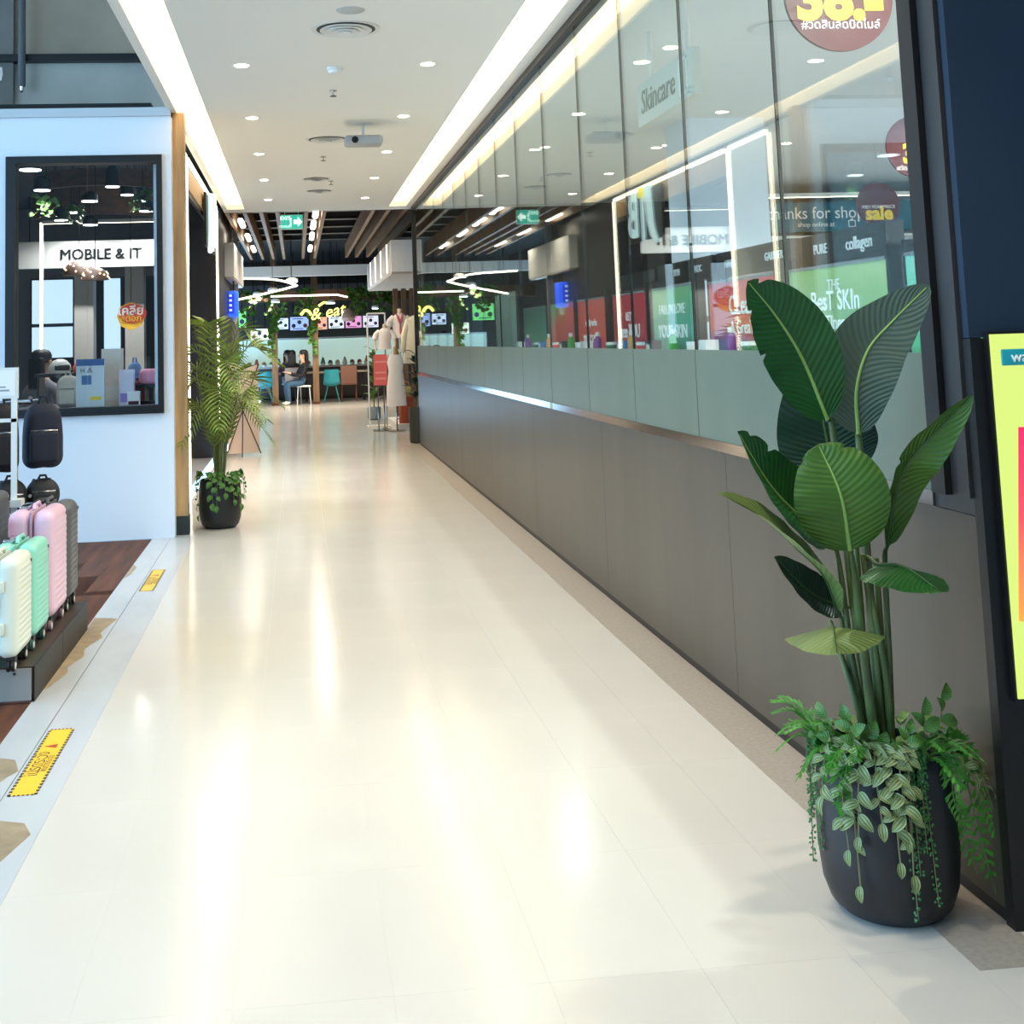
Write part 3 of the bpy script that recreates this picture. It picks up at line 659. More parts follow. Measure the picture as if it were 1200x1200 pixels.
# merchandise on the table behind the window
t = T('display_table', 'long grey display table just inside the left window', 'table', (-1.75, 11.1, 0))
MB().box((-.62, -.45, .98), (.66, .5, 1.03)).to('tabletop', pm('table grey', (74, 76, 82), .4), t)
for x in (-.58, .6):
    for y in (-.4, .44): MB().box((x, y, 0), (x+.04, y+.04, .98)).to('leg', m_char, t)
MB().box((-.6, -.44, .45), (.64, .48, .48)).to('lower_shelf', m_char, t)
def backpack(loc, size, mat, lab, rz=0, grp='backpacks'):
    w, d, h = size
    t = T('backpack', lab, 'bag', loc, rz, grp)
    MB().rbox((0, 0, h/2), (w, d, h), min(w, d)*.47, 4, disp=lambda x, y, z, n: Vector((-x*.5*max(0, z/h)**1.5, -y*.35*max(0, z/h), -h*.06*(abs(x)/w)))).to('body', mat, t)
    MB().rbox((0, -d*.5, h*.33), (w*.7, d*.32, h*.48), min(w, d)*.14, 3).to('front_pocket', mat, t)
    MB().tube([(-w*.12, 0, h*.98), (-w*.08, 0, h*1.1), (w*.08, 0, h*1.1), (w*.12, 0, h*.98)], .008, 8).to('top_handle', mat, t)
    for s in (-1, 1):
        MB().tube([(s*w*.2, d*.44, h*.92), (s*w*.34, d*.62, h*.6), (s*w*.36, d*.55, h*.2)], .014, 8).to('shoulder_strap', mat, t)
    MB().tube([(-w*.33, -d*.52, h*.58), (0, -d*.67, h*.585), (w*.33, -d*.52, h*.58)], .004, 6).to('zip', m_chrome, t)
    return t
m_cream = pm('cream canvas', (206, 200, 186), .8, bump=(300, .1)); m_navyc = pm('navy canvas', (28, 34, 52), .75); m_blk = pm('black nylon', (20, 20, 23), .6)
backpack((-1.92, 10.84, 1.03), (.19, .13, .27), m_cream, 'cream backpack standing inside the left window')
t = T('display_standee', 'pale blue and white printed standee with a dark blue top, inside the window', 'sign', (-1.715, 10.7, 1.03))
MB().box((-.115, 0, 0), (.115, .02, .40)).to('board', pm('standee white', (206, 216, 222), .5), t)
MB().box((-.115, -.002, .345), (.115, 0, .40)).to('title_band', pm('standee blue', (58, 92, 150), .5), t)
MB().box((-.07, -.003, .19), (.01, 0, .265)).to('picture', pm('standee picture', (70, 110, 160), .5), t)
MB().box((.0, -.003, .06), (.09, 0, .09)).to('yellow_tag', m_yel, t)
txt(t, 'H △', .05, front((-.03, -.004, .305)), m_inkblk)
MB().box((-.04, .02, 0), (.04, .12, .012)).to('foot', m_ivory, t)
def helmet(loc, r, mat, lab):
    t = T('helmet', lab, 'helmet', loc, .4, 'small helmets on the display table')
    MB().lathe([(r*.92, 0), (r, r*.35), (r*.9, r*.75), (r*.6, r*1.1), (r*.2, r*1.25)], 20).to('shell', mat, t)
    MB().rbox((0, -r*.9, r*.5), (r*1.3, r*.3, r*.5), r*.14, 3).to('visor', m_char, t)
helmet((-2.08, 11.35, 1.31), .1, m_ivory, 'white child helmet on the display table')
helmet((-1.90, 11.4, 1.31), .08, pm('coral plastic', (224, 110, 84), .4), 'coral red child helmet beside the white helmet')
t = T('riser', 'low dark riser under the helmets', 'stand', (-2.0, 11.38, 1.03)); MB().box((-.28, -.13, .25), (.4, .15, .28)).to('top', m_char, t)
for s in (-.26, .36): MB().box((s, -.12, 0), (s+.02, .14, .25)).to('leg', m_char, t)
def carton(loc, sz, mat, lab, band=None):
    t = T('product_box', lab, 'box', loc, 0, 'boxes on the display table'); w, d, h = sz
    MB().box((-w/2, -d/2, 0), (w/2, d/2, h)).to('carton', mat, t); MB().box((-w*.42, -d/2-.002, h*.1), (w*.42, -d/2, h*.35)).to('print_panel', band or m_ivory, t)
    MB().box((-w/2-.001, -.01, h), (w/2+.001, .01, h+.001)).to('tape', m_vent, t)
carton((-1.575, 11.0, 1.03), (.17, .12, .48), pm('box cream', (226, 216, 204), .5), 'tall cream box right of the standee')
carton((-1.435, 10.85, 1.03), (.12, .1, .30), pm('box lilac', (214, 208, 222), .5), 'pale lilac box beside the tall cream box', pm('violet', (150, 120, 190), .4))
carton((-1.36, 10.7, 1.03), (.1, .06, .12), m_ivory, 'small white price box at the front of the table', m_dkr)
t = T('pouch', 'pink fluffy pouch on top of the stacked accessories', 'bag', (-1.25, 11.0, 1.2)); MB().rbox((0, 0, .06), (.2, .1, .14), .045, 4).to('body', pm('pink plush', (232, 150, 178), .9), t); MB().tube([(-.09, 0, .12), (0, -.01, .125), (.09, 0, .12)], .005, 6).to('zip', m_ivory, t)
t = T('accessory_stand', 'black accessory stand under the pink pouch', 'stand', (-1.25, 11.0, 1.03)); MB().box((-.12, -.08, 0), (.12, .08, .03)).to('base', m_black, t); MB().box((-.12, -.08, .14), (.14, .08, .17)).to('tray', m_black, t); MB().box((-.02, -.02, .03), (.02, .02, .14)).to('post', m_black, t)
backpack((-1.42, 11.25, 1.03), (.13, .09, .36), pm('sky blue nylon', (90, 140, 200), .6), 'small sky blue bag hanging upright behind the boxes')
backpack((-1.36, 11.02, 1.03), (.1, .07, .2), pm('dark red nylon', (120, 30, 40), .6), 'dark red pouch bag in front of the blue bag')

# ------------------------------------------------------------------ platform and suitcases
t = T('display_platform', 'low black display platform with a grey metal front carrying suitcases', 'platform', (-1.9, 5.73, 0))
MB().box((-1.2, .0, .03), (.735, 1.38, .14)).to('body', pm('black brown laminate', (38, 35, 34), .4), t)
MB().box((-1.2, -.012, .012), (.73, 0, .143)).to('front_panel', pm('grey aluminium', (150, 149, 146), .5, .15), t)
MB().box((-1.2, -.014, .002), (.73, .0, .012)).to('front_edge', m_chrome, t)
MB().box((-1.2, .0, .14), (.735, 1.38, .15)).to('top_board', pm('platform top', (64, 50, 40), .45, noise=((3, 14, 3), .4)), t)
MB().box((.736, .0, .0), (.742, .66, .15)).to('side_panel', m_black, t); MB().box((.736, .665, .0), (.742, 1.38, .15)).to('side_panel', m_black, t)
MB().disc((.66, -.014, .125), .006, .006, 10, 'Y').to('screw', m_char, t)
def suitcase(x, y, w, d, h, rgb, whl, lab, wname):
    """standing case: d thick along X, w wide along Y; origin under its middle"""
    t = T('suitcase', lab, 'suitcase', (x, y, .15), 0, 'suitcases on the platform')
    m = pm('case '+wname, rgb, .35, bump=(400, .03)); md = pm('case lining '+wname, tuple(int(c*.8) for c in rgb), .5)
    wz = .055; H = h-wz
    def rib(P, N):
        return Vector((math.copysign(.0045, P.x)*max(0, math.sin(P.z*2*PI/(H/12)))*(abs(P.x) > d/4*.9), 0, 0)) if abs(P.y) < w*.36 and abs(P.z) < H*.42 else Vector()
    for s in (-1, 1):
        def dp(xx, yy, zz, n, s=s):
            if n.x*s > .95 and abs(yy) < w*.40 and abs(zz) < H*.44:
                return Vector((s*.0022*math.sin(zz*2*PI/(H/17)), 0, 0))
            return Vector()
        MB().rbox((s*(d/4+.003), 0, wz+H/2), (d/2-.006, w, H), .05 if d > .2 else .04, 6, disp=dp, uns=(2, 6, 78)).to('shell', m, t)
    MB().rbox((0, 0, wz+H/2), (.012, w*.975, H*.985), .0055, 2).to('zip_band', md, t)
    # carry handles, feet, lock, telescopic handle
    MB().tube([(-.005, -.07, h-.004), (-.005, -.055, h+.018), (-.005, .055, h+.018), (-.005, .07, h-.004)], .009, 8).to('carry_handle', m, t)
    MB().rbox((-d*.22, 0, h+.006), (.05, .15, .018), .007, 2).to('telescopic_handle', m_chrome if wname != 'graphite' else m_char, t)
    for z in (.3, .72): MB().rbox((d*.13, -w/2-.006, wz+H*z), (.03, .016, .05), .006, 2).to('bumper_foot', m, t)
    MB().rbox((-.012, -w/2-.006, wz+H*.55), (.022, .018, .09), .006, 2).to('lock', m_chrome, t)
    MB().disc((d*.5+.001, w*.36, h-.05), .009, .004, 12, 'X').to('badge', m_char, t)
    for sx in (-1, 1):
        for sy in (-1, 1):
            c = (sx*(d/2-.035), sy*(w/2-.04))
            f = MB().box((c[0]-.018, c[1]-.02, .038), (c[0]+.018, c[1]+.02, .062)).to('wheel_fork', m_char, t)
            MB().disc((c[0]-.009, c[1]-.012, .025), .025, .013, 18, 'X').to('wheel', pm('wheel '+whl[0], whl[1], .4), f)
            MB().disc((c[0]+.011, c[1]-.012, .025), .025, .013, 18, 'X').to('wheel', pm('wheel '+whl[0], whl[1], .4), f)
            MB().disc((c[0]+.018, c[1]-.012, .025), .015, .003, 14, 'X').to('hub', m_ivory if whl[0] != 'dark' else m_vent, f)
suitcase(-1.305, 5.775, .30, .20, .475, (226, 232, 218), ('black', (30, 30, 30)), 'ivory hard-shell suitcase, front one nearest the camera', 'ivory')
suitcase(-1.305, 6.16, .31, .20, .475, (146, 220, 200), ('teal', (52, 96, 84)), 'mint green suitcase directly behind the ivory one', 'mint')
suitcase(-1.315, 6.585, .37, .23, .575, (234, 196, 218), ('mauve', (150, 120, 128)), 'tall lilac pink suitcase behind the mint one', 'pink')
suitcase(-1.325, 6.975, .28, .245, .555, (92, 94, 98), ('dark', (40, 40, 42)), 'graphite grey suitcase at the back end of the platform', 'graphite')
suitcase(-1.66, 6.30, .36, .25, .62, (236, 170, 196), ('mauve', (150, 120, 128)), 'rose pink suitcase in the inner row at the left edge', 'rose')
suitcase(-1.66, 6.83, .34, .25, .63, (84, 86, 90), ('dark', (40, 40, 42)), 'dark grey suitcase in the inner row behind the rose one', 'slate')

# ------------------------------------------------------------------ rack, bags, sign holder
t = T('bag_rack', 'white and chrome rack with hooks holding dark bags', 'rack', (-1.72, 7.9, 0))
MB().box((-.175, -.6, 0), (-.14, -.565, 1.33)).to('post', m_ivory, t); MB().box((-.6, .3, 0), (-.56, .34, 1.33)).to('post', m_ivory, t); MB().box((-.03, .1, 0), (.0, .13, 1.22)).to('post', m_chrome, t)
for z in (.62, 1.20):
    MB().tube([(-.58, .32, z), (-.2, .1, z), (.12, -.05, z), (.12, -.12, z+.03)], .011, 8).to('bar', m_chrome, t); MB().tube([(-.16, -.58, z), (-.17, .0, z), (.14, .02, z+.01)], .009, 8).to('hook_arm', m_chrome, t)
MB().box((-.62, -.6, 0), (.08, .36, .03)).to('base', m_char, t)
for k, (x, y, z, sz, mm, lab) in enumerate(((-1.77, 7.75, .80, (.22, .14, .40), m_blk, 'black backpack hanging at the left edge of the rack'), (-1.56, 7.95, .80, (.24, .16, .39), m_navyc, 'dark navy backpack hanging on the rack by the white wall'),
        (-1.55, 7.9, .57, (.2, .14, .17), m_blk, 'small black bag on the lower hook of the rack'), (-1.72, 7.8, .55, (.2, .14, .2), m_blk, 'second black bag on the lower hook, behind the graphite case'))):
    backpack((x, y, z), sz, mm, lab, .3, 'bags hanging on the rack')
t = T('sign_holder', 'white framed price sign standing on a post at the left edge', 'sign', (-1.57, 7.2, 0))
MB().box((-.012, -.01, .7), (.018, .01, 1.25)).to('post', m_ivory, t); MB().box((-.05, -.05, .66), (.05, .05, .70)).to('clamp', m_vent, t); MB().box((-.012, -.01, .02), (.018, .01, .66)).to('lower_post', m_vent, t); MB().box((-.1, -.08, 0), (.1, .08, .02)).to('base', m_vent, t)
f = MB().box((-.24, -.012, 1.25), (.025, .012, 1.42)).to('frame', m_ivory, t); MB().box((-.225, -.015, 1.265), (.01, -.012, 1.405)).to('paper', m_pale, f)
MB().box((-.16, -.0165, 1.29), (-.02, -.015, 1.30)).to('printed_line', pm('grey print', (150, 152, 160), .6), f); MB().box((-.14, -.0165, 1.31), (-.04, -.015, 1.318)).to('printed_line', pm('grey print', (150, 152, 160), .6), f); MB().box((-.24, -.01, 1.12), (.02, .01, 1.14)).to('crossbar', m_ivory, t)
SB('window_sill', (-2.31, YW-.05, .985), (-1.07, YW, 1.0), m_black)

# ------------------------------------------------------------------ floor stickers
m_sty = pm('yellow sticker', (236, 190, 44), .4); m_strd = pm('sticker red', (170, 40, 40), .5)
def sticker(y0, y1, x0, x1, lab):
    t = T('floor_sticker', lab, 'sticker', ((x0+x1)/2, (y0+y1)/2, .001), 0, 'yellow warning stickers'); w, h = (x1-x0)/2, (y1-y0)/2
    MB().box((-w, -h, -.0004), (w, h, .0006)).to('sheet', m_sty, t)
    mb = MB(); n = 24
    for s in (-1, 1):
        for i in range(n):
            a = -h+2*h*i/n; mb.box((s*w-.006, a, .0006), (s*w+.006, a+h/n, .001))
    for s in (-1, 1):
        for i in range(6): mb.box((-w+2*w*i/6, s*h-.006, .0006), (-w+2*w*i/6+w/6, s*h+.006, .001))
    mb.to('hazard_border', m_inkblk, t, 'stuff')
    txt(t, 'โปรดระวัง', h*.19, up((-.012, -h*.12, .0008)), m_inkblk, ext=.0001); txt(t, 'พื้นต่างระดับ', h*.10, up((.022, -h*.12, .0008)), m_inkblk, ext=.0001)
    p = MB().add([(-.03, h*.42, .0011), (.02, h*.36, .0011), (.02, h*.48, .0011), (-.03, h*.42, .0007), (.02, h*.36, .0007), (.02, h*.48, .0007)], [(0, 1, 2), (5, 4, 3), (0, 3, 4, 1), (1, 4, 5, 2), (2, 5, 3, 0)]); p.to('warning_triangle', m_strd, t)
sticker(4.56, 5.30, -1.008, -.918, 'yellow hazard sticker on the floor band, nearer and larger one')
sticker(8.12, 8.86, -1.005, -.925, 'yellow hazard sticker on the floor band near the white wall')

# ------------------------------------------------------------------ poster light box on the end wall
t = T('poster_lightbox', 'yellow green advertising light box on the black wall at the right edge', 'poster', (2.222, 3.07, 0), 0)
m_py = em('poster yellow', (226, 250, 130), .85, (60, 66, 30)); m_pt = em('poster teal', (20, 120, 130), .5)
MB().box((-.45, -.0, .55), (.45, .019, 1.475)).to('casing', m_black, t)
MB().box((-.445, -.006, .56), (.445, 0, 1.468)).to('print', m_py, t)
MB().rbox((-.275, -.006, 1.408), (.29, .01, .042), .004, 2).to('brand_tab', m_pt, t)
txt(t, 'watsons', .04, front((-.33, -.012, 1.408)), m_pale)
gpk = ramp_mat('poster pink orange', [(0, (190, 230, 40)), (.25, (240, 150, 70)), (.6, (236, 80, 90)), (1, (226, 30, 96))], 'Z', lo=.6, hi=1.3, emit=.6)
MB().add([(-.389, -.009, 1.23), (-.43, -.009, .75), (.43, -.009, .6), (.43, -.009, 1.22), (-.389, -.006, 1.23), (-.43, -.006, .75), (.43, -.006, .6), (.43, -.006, 1.22)], [(0, 1, 2, 3), (0, 4, 5, 1), (1, 5, 6, 2), (2, 6, 7, 3), (3, 7, 4, 0)]).to('artwork', gpk, t)

# ------------------------------------------------------------------ plants
def bez(pts, n):
    """smooth curve through control points (Catmull-Rom)"""
    P = [Vector(p) for p in pts]; P = [P[0]*2-P[1]]+P+[P[-1]*2-P[-2]]; out = []; m = len(P)-3
    for i in range(n+1):
        t = i/n*m; k = min(int(t), m-1); u = t-k; a, b, c, d = P[k:k+4]
        out.append(.5*((2*b)+(c-a)*u+(2*a-5*b+4*c-d)*u*u+(3*b-a-3*c+d)*u**3))
    return out
def leaf_mesh(mid, hw, nrm, fold=.25, nu=44, nv=5, tears=(), wl=1, wr=1, wavy=.0014, prof=None, curl=0):
    C = bez(mid, nu); N0 = Vector(nrm).normalized(); vs = []; fs = []; uvs = []
    prof = prof or (lambda u: max(.0, math.sin(PI*min(1, max(0, u))**.82))**.62)
    for i, c in enumerate(C):
        t = (C[min(i+1, nu)]-C[max(i-1, 0)]).normalized(); n = (N0-t*N0.dot(t)).normalized(); sd = t.cross(n); u = i/nu
        for j in range(-nv, nv+1):
            v = j/nv; w = hw*prof(u)*(wl if v < 0 else wr)
            for (tu, side, depth) in tears:
                if side*v > 0: w *= 1-depth*math.exp(-((u-tu)/.014)**2)*abs(v)
            off = sd*(v*w*math.cos(fold*abs(v)))+n*(abs(v)*w*math.sin(fold)-curl*w*v*v*abs(v)+wavy*math.sin(u*34+(2 if v > 0 else 0))*abs(v))
            vs.append(c+off); uvs.append((u, (v+1)/2))
    k = 2*nv+1
    for i in range(nu):
        for j in range(k-1): fs.append((i*k+j, i*k+j+1, (i+1)*k+j+1, (i+1)*k+j))
    return vs, fs, uvs, C
m_lfA = leaf_mat('glossy green leaf', (30, 92, 28), (16, 62, 20), 24)
m_lfB = leaf_mat('grey green leaf back', (74, 90, 72), (54, 70, 56), 24, rough=.6)
m_lfC = leaf_mat('dark green leaf', (24, 54, 38), (13, 36, 26), 24)
m_lfD = leaf_mat('yellow green leaf', (76, 112, 28), (48, 86, 22), 20, bump=.35, stripe=.24)
m_lfE = leaf_mat('olive leaf back', (108, 126, 62), (80, 102, 50), 20, rough=.55)
m_mid = pm('pale midrib', (140, 170, 84), .45); m_middk = pm('dark midrib', (60, 84, 44), .5)
m_stem = pm('thick green stem', (92, 112, 60), .42, noise=((30, 30, 3), .4))
def potprof(r=.176, h=.405):
    return [(r*.55, 0), (r*.72, .006), (r*.86, .03), (r*.95, .075), (r, .16), (r*.995, .25), (r*.95, h-.03), (r*.925, h-.006), (r*.905, h), (r*.88, h-.004), (r*.86, h-.04), (r*.84, h-.06)]
PL = Vector((1.505, 3.27, 0))
pt = T('potted_bird_of_paradise', 'tall potted plant with broad paddle leaves in a black pot beside the glass wall', 'potted plant', PL)
MB().lathe(potprof(), 48).to('pot', m_potblk, pt)
MB().disc((0, 0, .35), .147, .02, 32).to('soil', m_soil, pt)
def big_leaf(mid, hw, nrm, mat, root, mrib=m_mid, label=None, sr=.008, **k):
    mid = [Vector(p)-PL for p in mid]
    vs, fs, uvs, C = leaf_mesh(mid, hw, nrm, **k)
    mb = MB(); mb.sm = True; mb.add(vs, fs, uvs); lf = mb.to('leaf', mat, pt, label=label)
    n = len(C); N0 = Vector(nrm).normalized()
    for nm, s in (('midrib', .0015),):
        MB().tube([c+N0*s for c in C[:-1]], [.0055*(1-.8*i/n) for i in range(n-1)], 6).to(nm, mrib, lf)
    root = Vector(root)-PL; b = C[0]; d = (C[0]-C[3]).normalized()
    MB().tube(bez([root, root*.62+b*.38+Vector((0, 0, .02)), b+d*.05, b], 14), [sr*1.35-(sr*.75)*i/14 for i in range(15)], 10).to('stem', m_stem, pt)
F = (-.32, -.93, .18)
big_leaf([(1.402, 3.24, 1.256), (1.327, 3.20, 1.42), (1.245, 3.16, 1.535), (1.160, 3.12, 1.624)], .107, (-.25, -.93, .28), m_lfA, (1.478, 3.26, .40), fold=.2, tears=((.93, 1, .5), (.84, -1, .25), (.52, -1, .2)), label='large glossy upper left leaf', sr=.011)
big_leaf([(1.500, 3.27, 1.212), (1.492, 3.245, 1.33), (1.520, 3.22, 1.436), (1.582, 3.19, 1.513), (1.664, 3.14, 1.604)], .098, (-.42, -.9, -.1), m_lfB, (1.508, 3.28, .40), fold=.12, label='greyish upper right leaf seen from its back', sr=.011)
big_leaf([(1.481, 3.36, 1.075), (1.455, 3.38, 1.21), (1.44, 3.38, 1.45)], .135, F, m_lfC, (1.49, 3.31, .40), fold=.1, mrib=m_middk, label='dark leaf behind the two upper leaves')
big_leaf([(1.379, 3.25, .933), (1.30, 3.23, 1.01), (1.215, 3.20, 1.10), (1.117, 3.14, 1.242)], .105, (.34, -.8, .5), m_lfA, (1.462, 3.24, .40), fold=.42, tears=((.93, 1, .3), (.8, 1, .3)), label='folded bright green leaf at the left')
big_leaf([(1.397, 3.14, .930), (1.364, 3.10, 1.076), (1.322, 3.12, 1.203)], .122, (-.25, -.95, .15), m_lfD, (1.468, 3.22, .40), fold=.18, curl=.15, tears=((.88, 1, .3), (.9, -1, .18)), label='broad yellow green leaf at the front', prof=lambda u: max(0, math.sin(PI*min(1, max(0, u))**.9))**.5, sr=.011)
big_leaf([(1.525, 3.20, .925), (1.526, 3.14, 1.064), (1.542, 3.08, 1.155), (1.594, 3.04, 1.225), (1.682, 3.0, 1.322)], .075, (.28, -.95, .12), m_lfD, (1.523, 3.25, .40), fold=.45, mrib=m_middk, wl=.8, tears=((.5, -1, .3),), label='folded yellow green leaf pointing right')
big_leaf([(1.396, 3.24, .761), (1.348, 3.20, .858), (1.248, 3.14, .948), (1.148, 3.10, 1.032), (1.030, 3.06, 1.099)], .072, (.5, -.35, .8), m_lfE, (1.455, 3.25, .40), fold=.3, mrib=m_middk, label='narrow pale olive leaf reaching left')
big_leaf([(1.436, 3.30, .753), (1.34, 3.27, .80), (1.233, 3.24, .905)], .06, (.25, -.8, .5), m_lfC, (1.492, 3.3, .40), fold=.35, mrib=m_middk, label='small dark leaf low on the left')
big_leaf([(1.497, 3.20, .878), (1.52, 3.10, .888), (1.545, 2.97, .850)], .115, (0, .12, 1), m_lfA, (1.512, 3.23, .40), fold=-.28, nu=30, mrib=m_middk, label='drooping leaf seen edge-on at the right')
big_leaf([(1.375, 3.23, .722), (1.335, 3.13, .742), (1.285, 3.0, .712)], .125, (-.05, .05, 1), m_lfE, (1.448, 3.22, .40), fold=-.22, nu=30, mrib=m_middk, label='drooping olive leaf low at the front')
for k, (a, b) in enumerate((((1.475, 3.30, .40), (1.49, 3.31, .95)), ((1.50, 3.24, .40), (1.475, 3.24, .90)), ((1.517, 3.29, .40), (1.535, 3.29, .88)))):
    a = Vector(a)-PL; b = Vector(b)-PL; MB().tube(bez([a, (a+b)/2+Vector((.006, 0, 0)), b], 8), [.013-.006*i/8 for i in range(9)], 10).to('stem', m_stem, pt)

# underplanting: striped trailing vines, staghorn ferns, strings of pearls, small leaves
m_strip_lf = leaf_mat('striped leaf', (136, 152, 96), (28, 52, 22), 3.2, slant=.0, stripe=.9, rough=.5, bump=.1)
def stripe_uv(vs, fs, uvs): return vs, fs, [(v[1]*1.0, .5) for v in uvs]
m_small = leaf_mat('small green leaf', (94, 142, 52), (44, 84, 32), 8); m_fern = pm('staghorn fern green', (78, 160, 50), .5, noise=(30, .3)); m_bead = pm('bead green', (62, 122, 66), .35); m_vst = pm('vine stem', (116, 110, 70), .6)
m_lime = pm('lime leaf', (128, 190, 52), .4)
SL = {}
def small_leaf(kind):
    if kind in SL: return SL[kind]
    ln, hw = {'striped': (.047, .0125), 'small': (.05, .016), 'ivy': (.05, .019)}[kind]
    vs, fs, uvs, C = leaf_mesh([(0, 0, 0), (ln*.5, 0, .006), (ln, 0, -.004)], hw, (0, 0, 1), fold=.3, nu=8, nv=2, wavy=0, prof=lambda u: max(0, math.sin(PI*u**.8))**.8)
    if kind == 'striped': uvs = [(v, .5) for u, v in uvs]
    mb = MB(); mb.sm = True; mb.add(vs, fs, uvs); o = mb.to('leaf', m_strip_lf if kind == 'striped' else m_small, None); me = o.data; bpy.data.objects.remove(o)
    me.polygons.foreach_set('use_smooth', [True]*len(me.polygons)); SL[kind] = me; return me
def put_leaf(kind, parent, p, d, nrm, sc=1):
    d = Vector(d).normalized(); n = Vector(nrm); n = (n-d*n.dot(d))
    n = n.normalized() if n.length > 1e-4 else d.orthogonal().normalized()
    o = link('leaf', small_leaf(kind), parent); m = Matrix((d, n.cross(d), n)).transposed()*sc
    m = m.to_4x4(); m.translation = p; o.matrix_local = m; return o
class Rim:
    def __init__(s, c, r): 
        s.r = r; f = Vector((-c[0], -c[1], 0)).normalized(); s.f = f; s.rt = Vector((-f.y, f.x, 0))
    def p(s, k, out, z):
        k = max(-1.4, min(1.4, k)); q = math.sqrt(max(0, 1-min(1, k*k)))
        return s.rt*(k*(s.r+out))+s.f*(q*(s.r+out))+Vector((0, 0, z))
    def n(s, k):
        q = math.sqrt(max(0, 1-min(1, k*k))); return (s.rt*k+s.f*q).normalized()
def vine(parent, R, k, zend, kind='striped', n=9, sway=0, out=.03, top=.445, start=-.05, lab=None, sc=1):
    h = .405
    pts = [R.p(k, start, h-.03), R.p(k, .0, top), R.p(k+sway*.3, out, h-.03), R.p(k+sway, out+.006, zend)] if zend < h-.06 else [R.p(k, start, h-.03), R.p(k+sway*.3, 0, (h+zend)/2), R.p(k+sway, out, zend)]
    C = bez(pts, 16); v = MB().tube(C, .0022, 5).to('trailing_vine', m_vst, parent)
    for i in range(n):
        u = .25+.75*i/(n-1); c = C[min(16, int(u*16))]; t = (C[min(16, int(u*16)+1)]-C[max(0, int(u*16)-1)]).normalized()
        sd = t.cross(R.n(k)).normalized()*(1 if i % 2 else -1)
        d = t*random.uniform(.4, .8)+sd*random.uniform(.6, 1.0)+R.n(k)*random.uniform(.1, .4) if i < n-1 else t+R.n(k)*.15
        put_leaf(kind, v, c, d, R.n(k)+Vector((0, 0, .5)), sc*random.uniform(.75, 1.1))
def pearls(parent, R, k, zend, out=.012, sway=0):
    C = bez([R.p(k, -.04, .38), R.p(k, .0, .43), R.p(k, out, .36), R.p(k+sway, out+.004, zend)], 60)
    v = MB().tube(C[::4], .0015, 5).to('bead_strand', m_vst, parent); mb = MB()
    for i in range(14, 61):
        for s in range(3):
            a = random.uniform(0, 2*PI); c = C[i]+Vector((math.cos(a)*.0075, math.sin(a)*.0075, random.uniform(-.003, .003))); r = .0042
            mb.add([c+Vector(q)*r for q in ((1,0,0),(-1,0,0),(0,1,0),(0,-1,0),(0,0,1),(0,0,-1))], [(0,2,4),(2,1,4),(1,3,4),(3,0,4),(2,0,5),(1,2,5),(3,1,5),(0,3,5)])
    mb.sm = False; mb.to('beads', m_bead, v, 'stuff')
def fern(parent, pts, w=.03, n=11, nrm=(0, 0, 1)):
    C = bez(pts, 20); N = Vector(nrm); mb = MB()
    mb.tube(C, [.003-.0022*i/20 for i in range(21)], 5); fr = mb.to('fern_frond', m_fern, parent); mb = MB()
    for i in range(n):
        u = .15+.85*i/n; j = int(u*20); c = C[j]; t = (C[min(j+1, 20)]-C[max(0, j-1)]).normalized(); s0 = t.cross(N).normalized()
        for s in (-1, 1):
            L = w*(1.15-.6*u)*random.uniform(.8, 1.2); d = (t*.75+s0*s).normalized()
            for (a, l) in ((0, 1), (.55, .55)):
                st = c+d*L*.35*(a > 0); dd = (d+t*a*1.2).normalized(); pw = dd.cross(N).normalized()*.0042; e = st+dd*L*l
                mid = st+dd*L*l*.55
                mb.add([st-pw*.6, mid-pw, e, mid+pw, st+pw*.6], [(0, 1, 2, 3, 4)])
    mb.to('lobes', m_fern, fr, 'stuff')
R1 = Rim(PL, .163)
random.seed(11)
for k, z, n, sw, o in ((-.55, .20, 9, .08, .03), (-.42, .12, 10, .06, .028), (-.28, .24, 8, -.05, .035), (-.1, .28, 8, .05, .03), (.1, .19, 10, .03, .03), (.2, .25, 9, .02, .04), (.33, .16, 9, -.05, .028), (.0, .33, 6, .1, .03), (1.0, .24, 8, .22, .05), (.9, .30, 7, .2, .05), (-.75, .31, 6, 0, .03)):
    vine(pt, R1, k, z, 'striped', n+2, sw, o)
for k, z, sw, st in ((.75, .54, .2, -.10), (.55, .52, .1, -.12), (-.3, .50, -.15, -.1), (-.6, .49, -.2, -.1), (.3, .48, .1, -.1), (-.9, .46, -.1, -.06)):
    vine(pt, R1, k, z, 'small', 6, sw, .0, start=st)
for k in range(70):
    a = random.uniform(0, 2*PI); rr = random.uniform(.07, .155); p = Vector((math.cos(a)*rr, math.sin(a)*rr, random.uniform(.37, .45)))
    if (p.to_2d()).length < .06: continue
    put_leaf('small' if k % 3 else 'ivy', pt, p, (math.cos(a), math.sin(a), random.uniform(-.2, .8)), (0, 0, 1), random.uniform(.7, 1.2))
for k, z, o, sw in ((-1.04, .10, .012, -.02), (-.93, .16, .014, .04), (-1.0, .22, .02, 0), (.30, .045, .012, .03), (.37, .15, .016, .02), (.55, .08, .012, .06), (.5, .2, .014, 0)):
    pearls(pt, R1, k, z, o, sw)
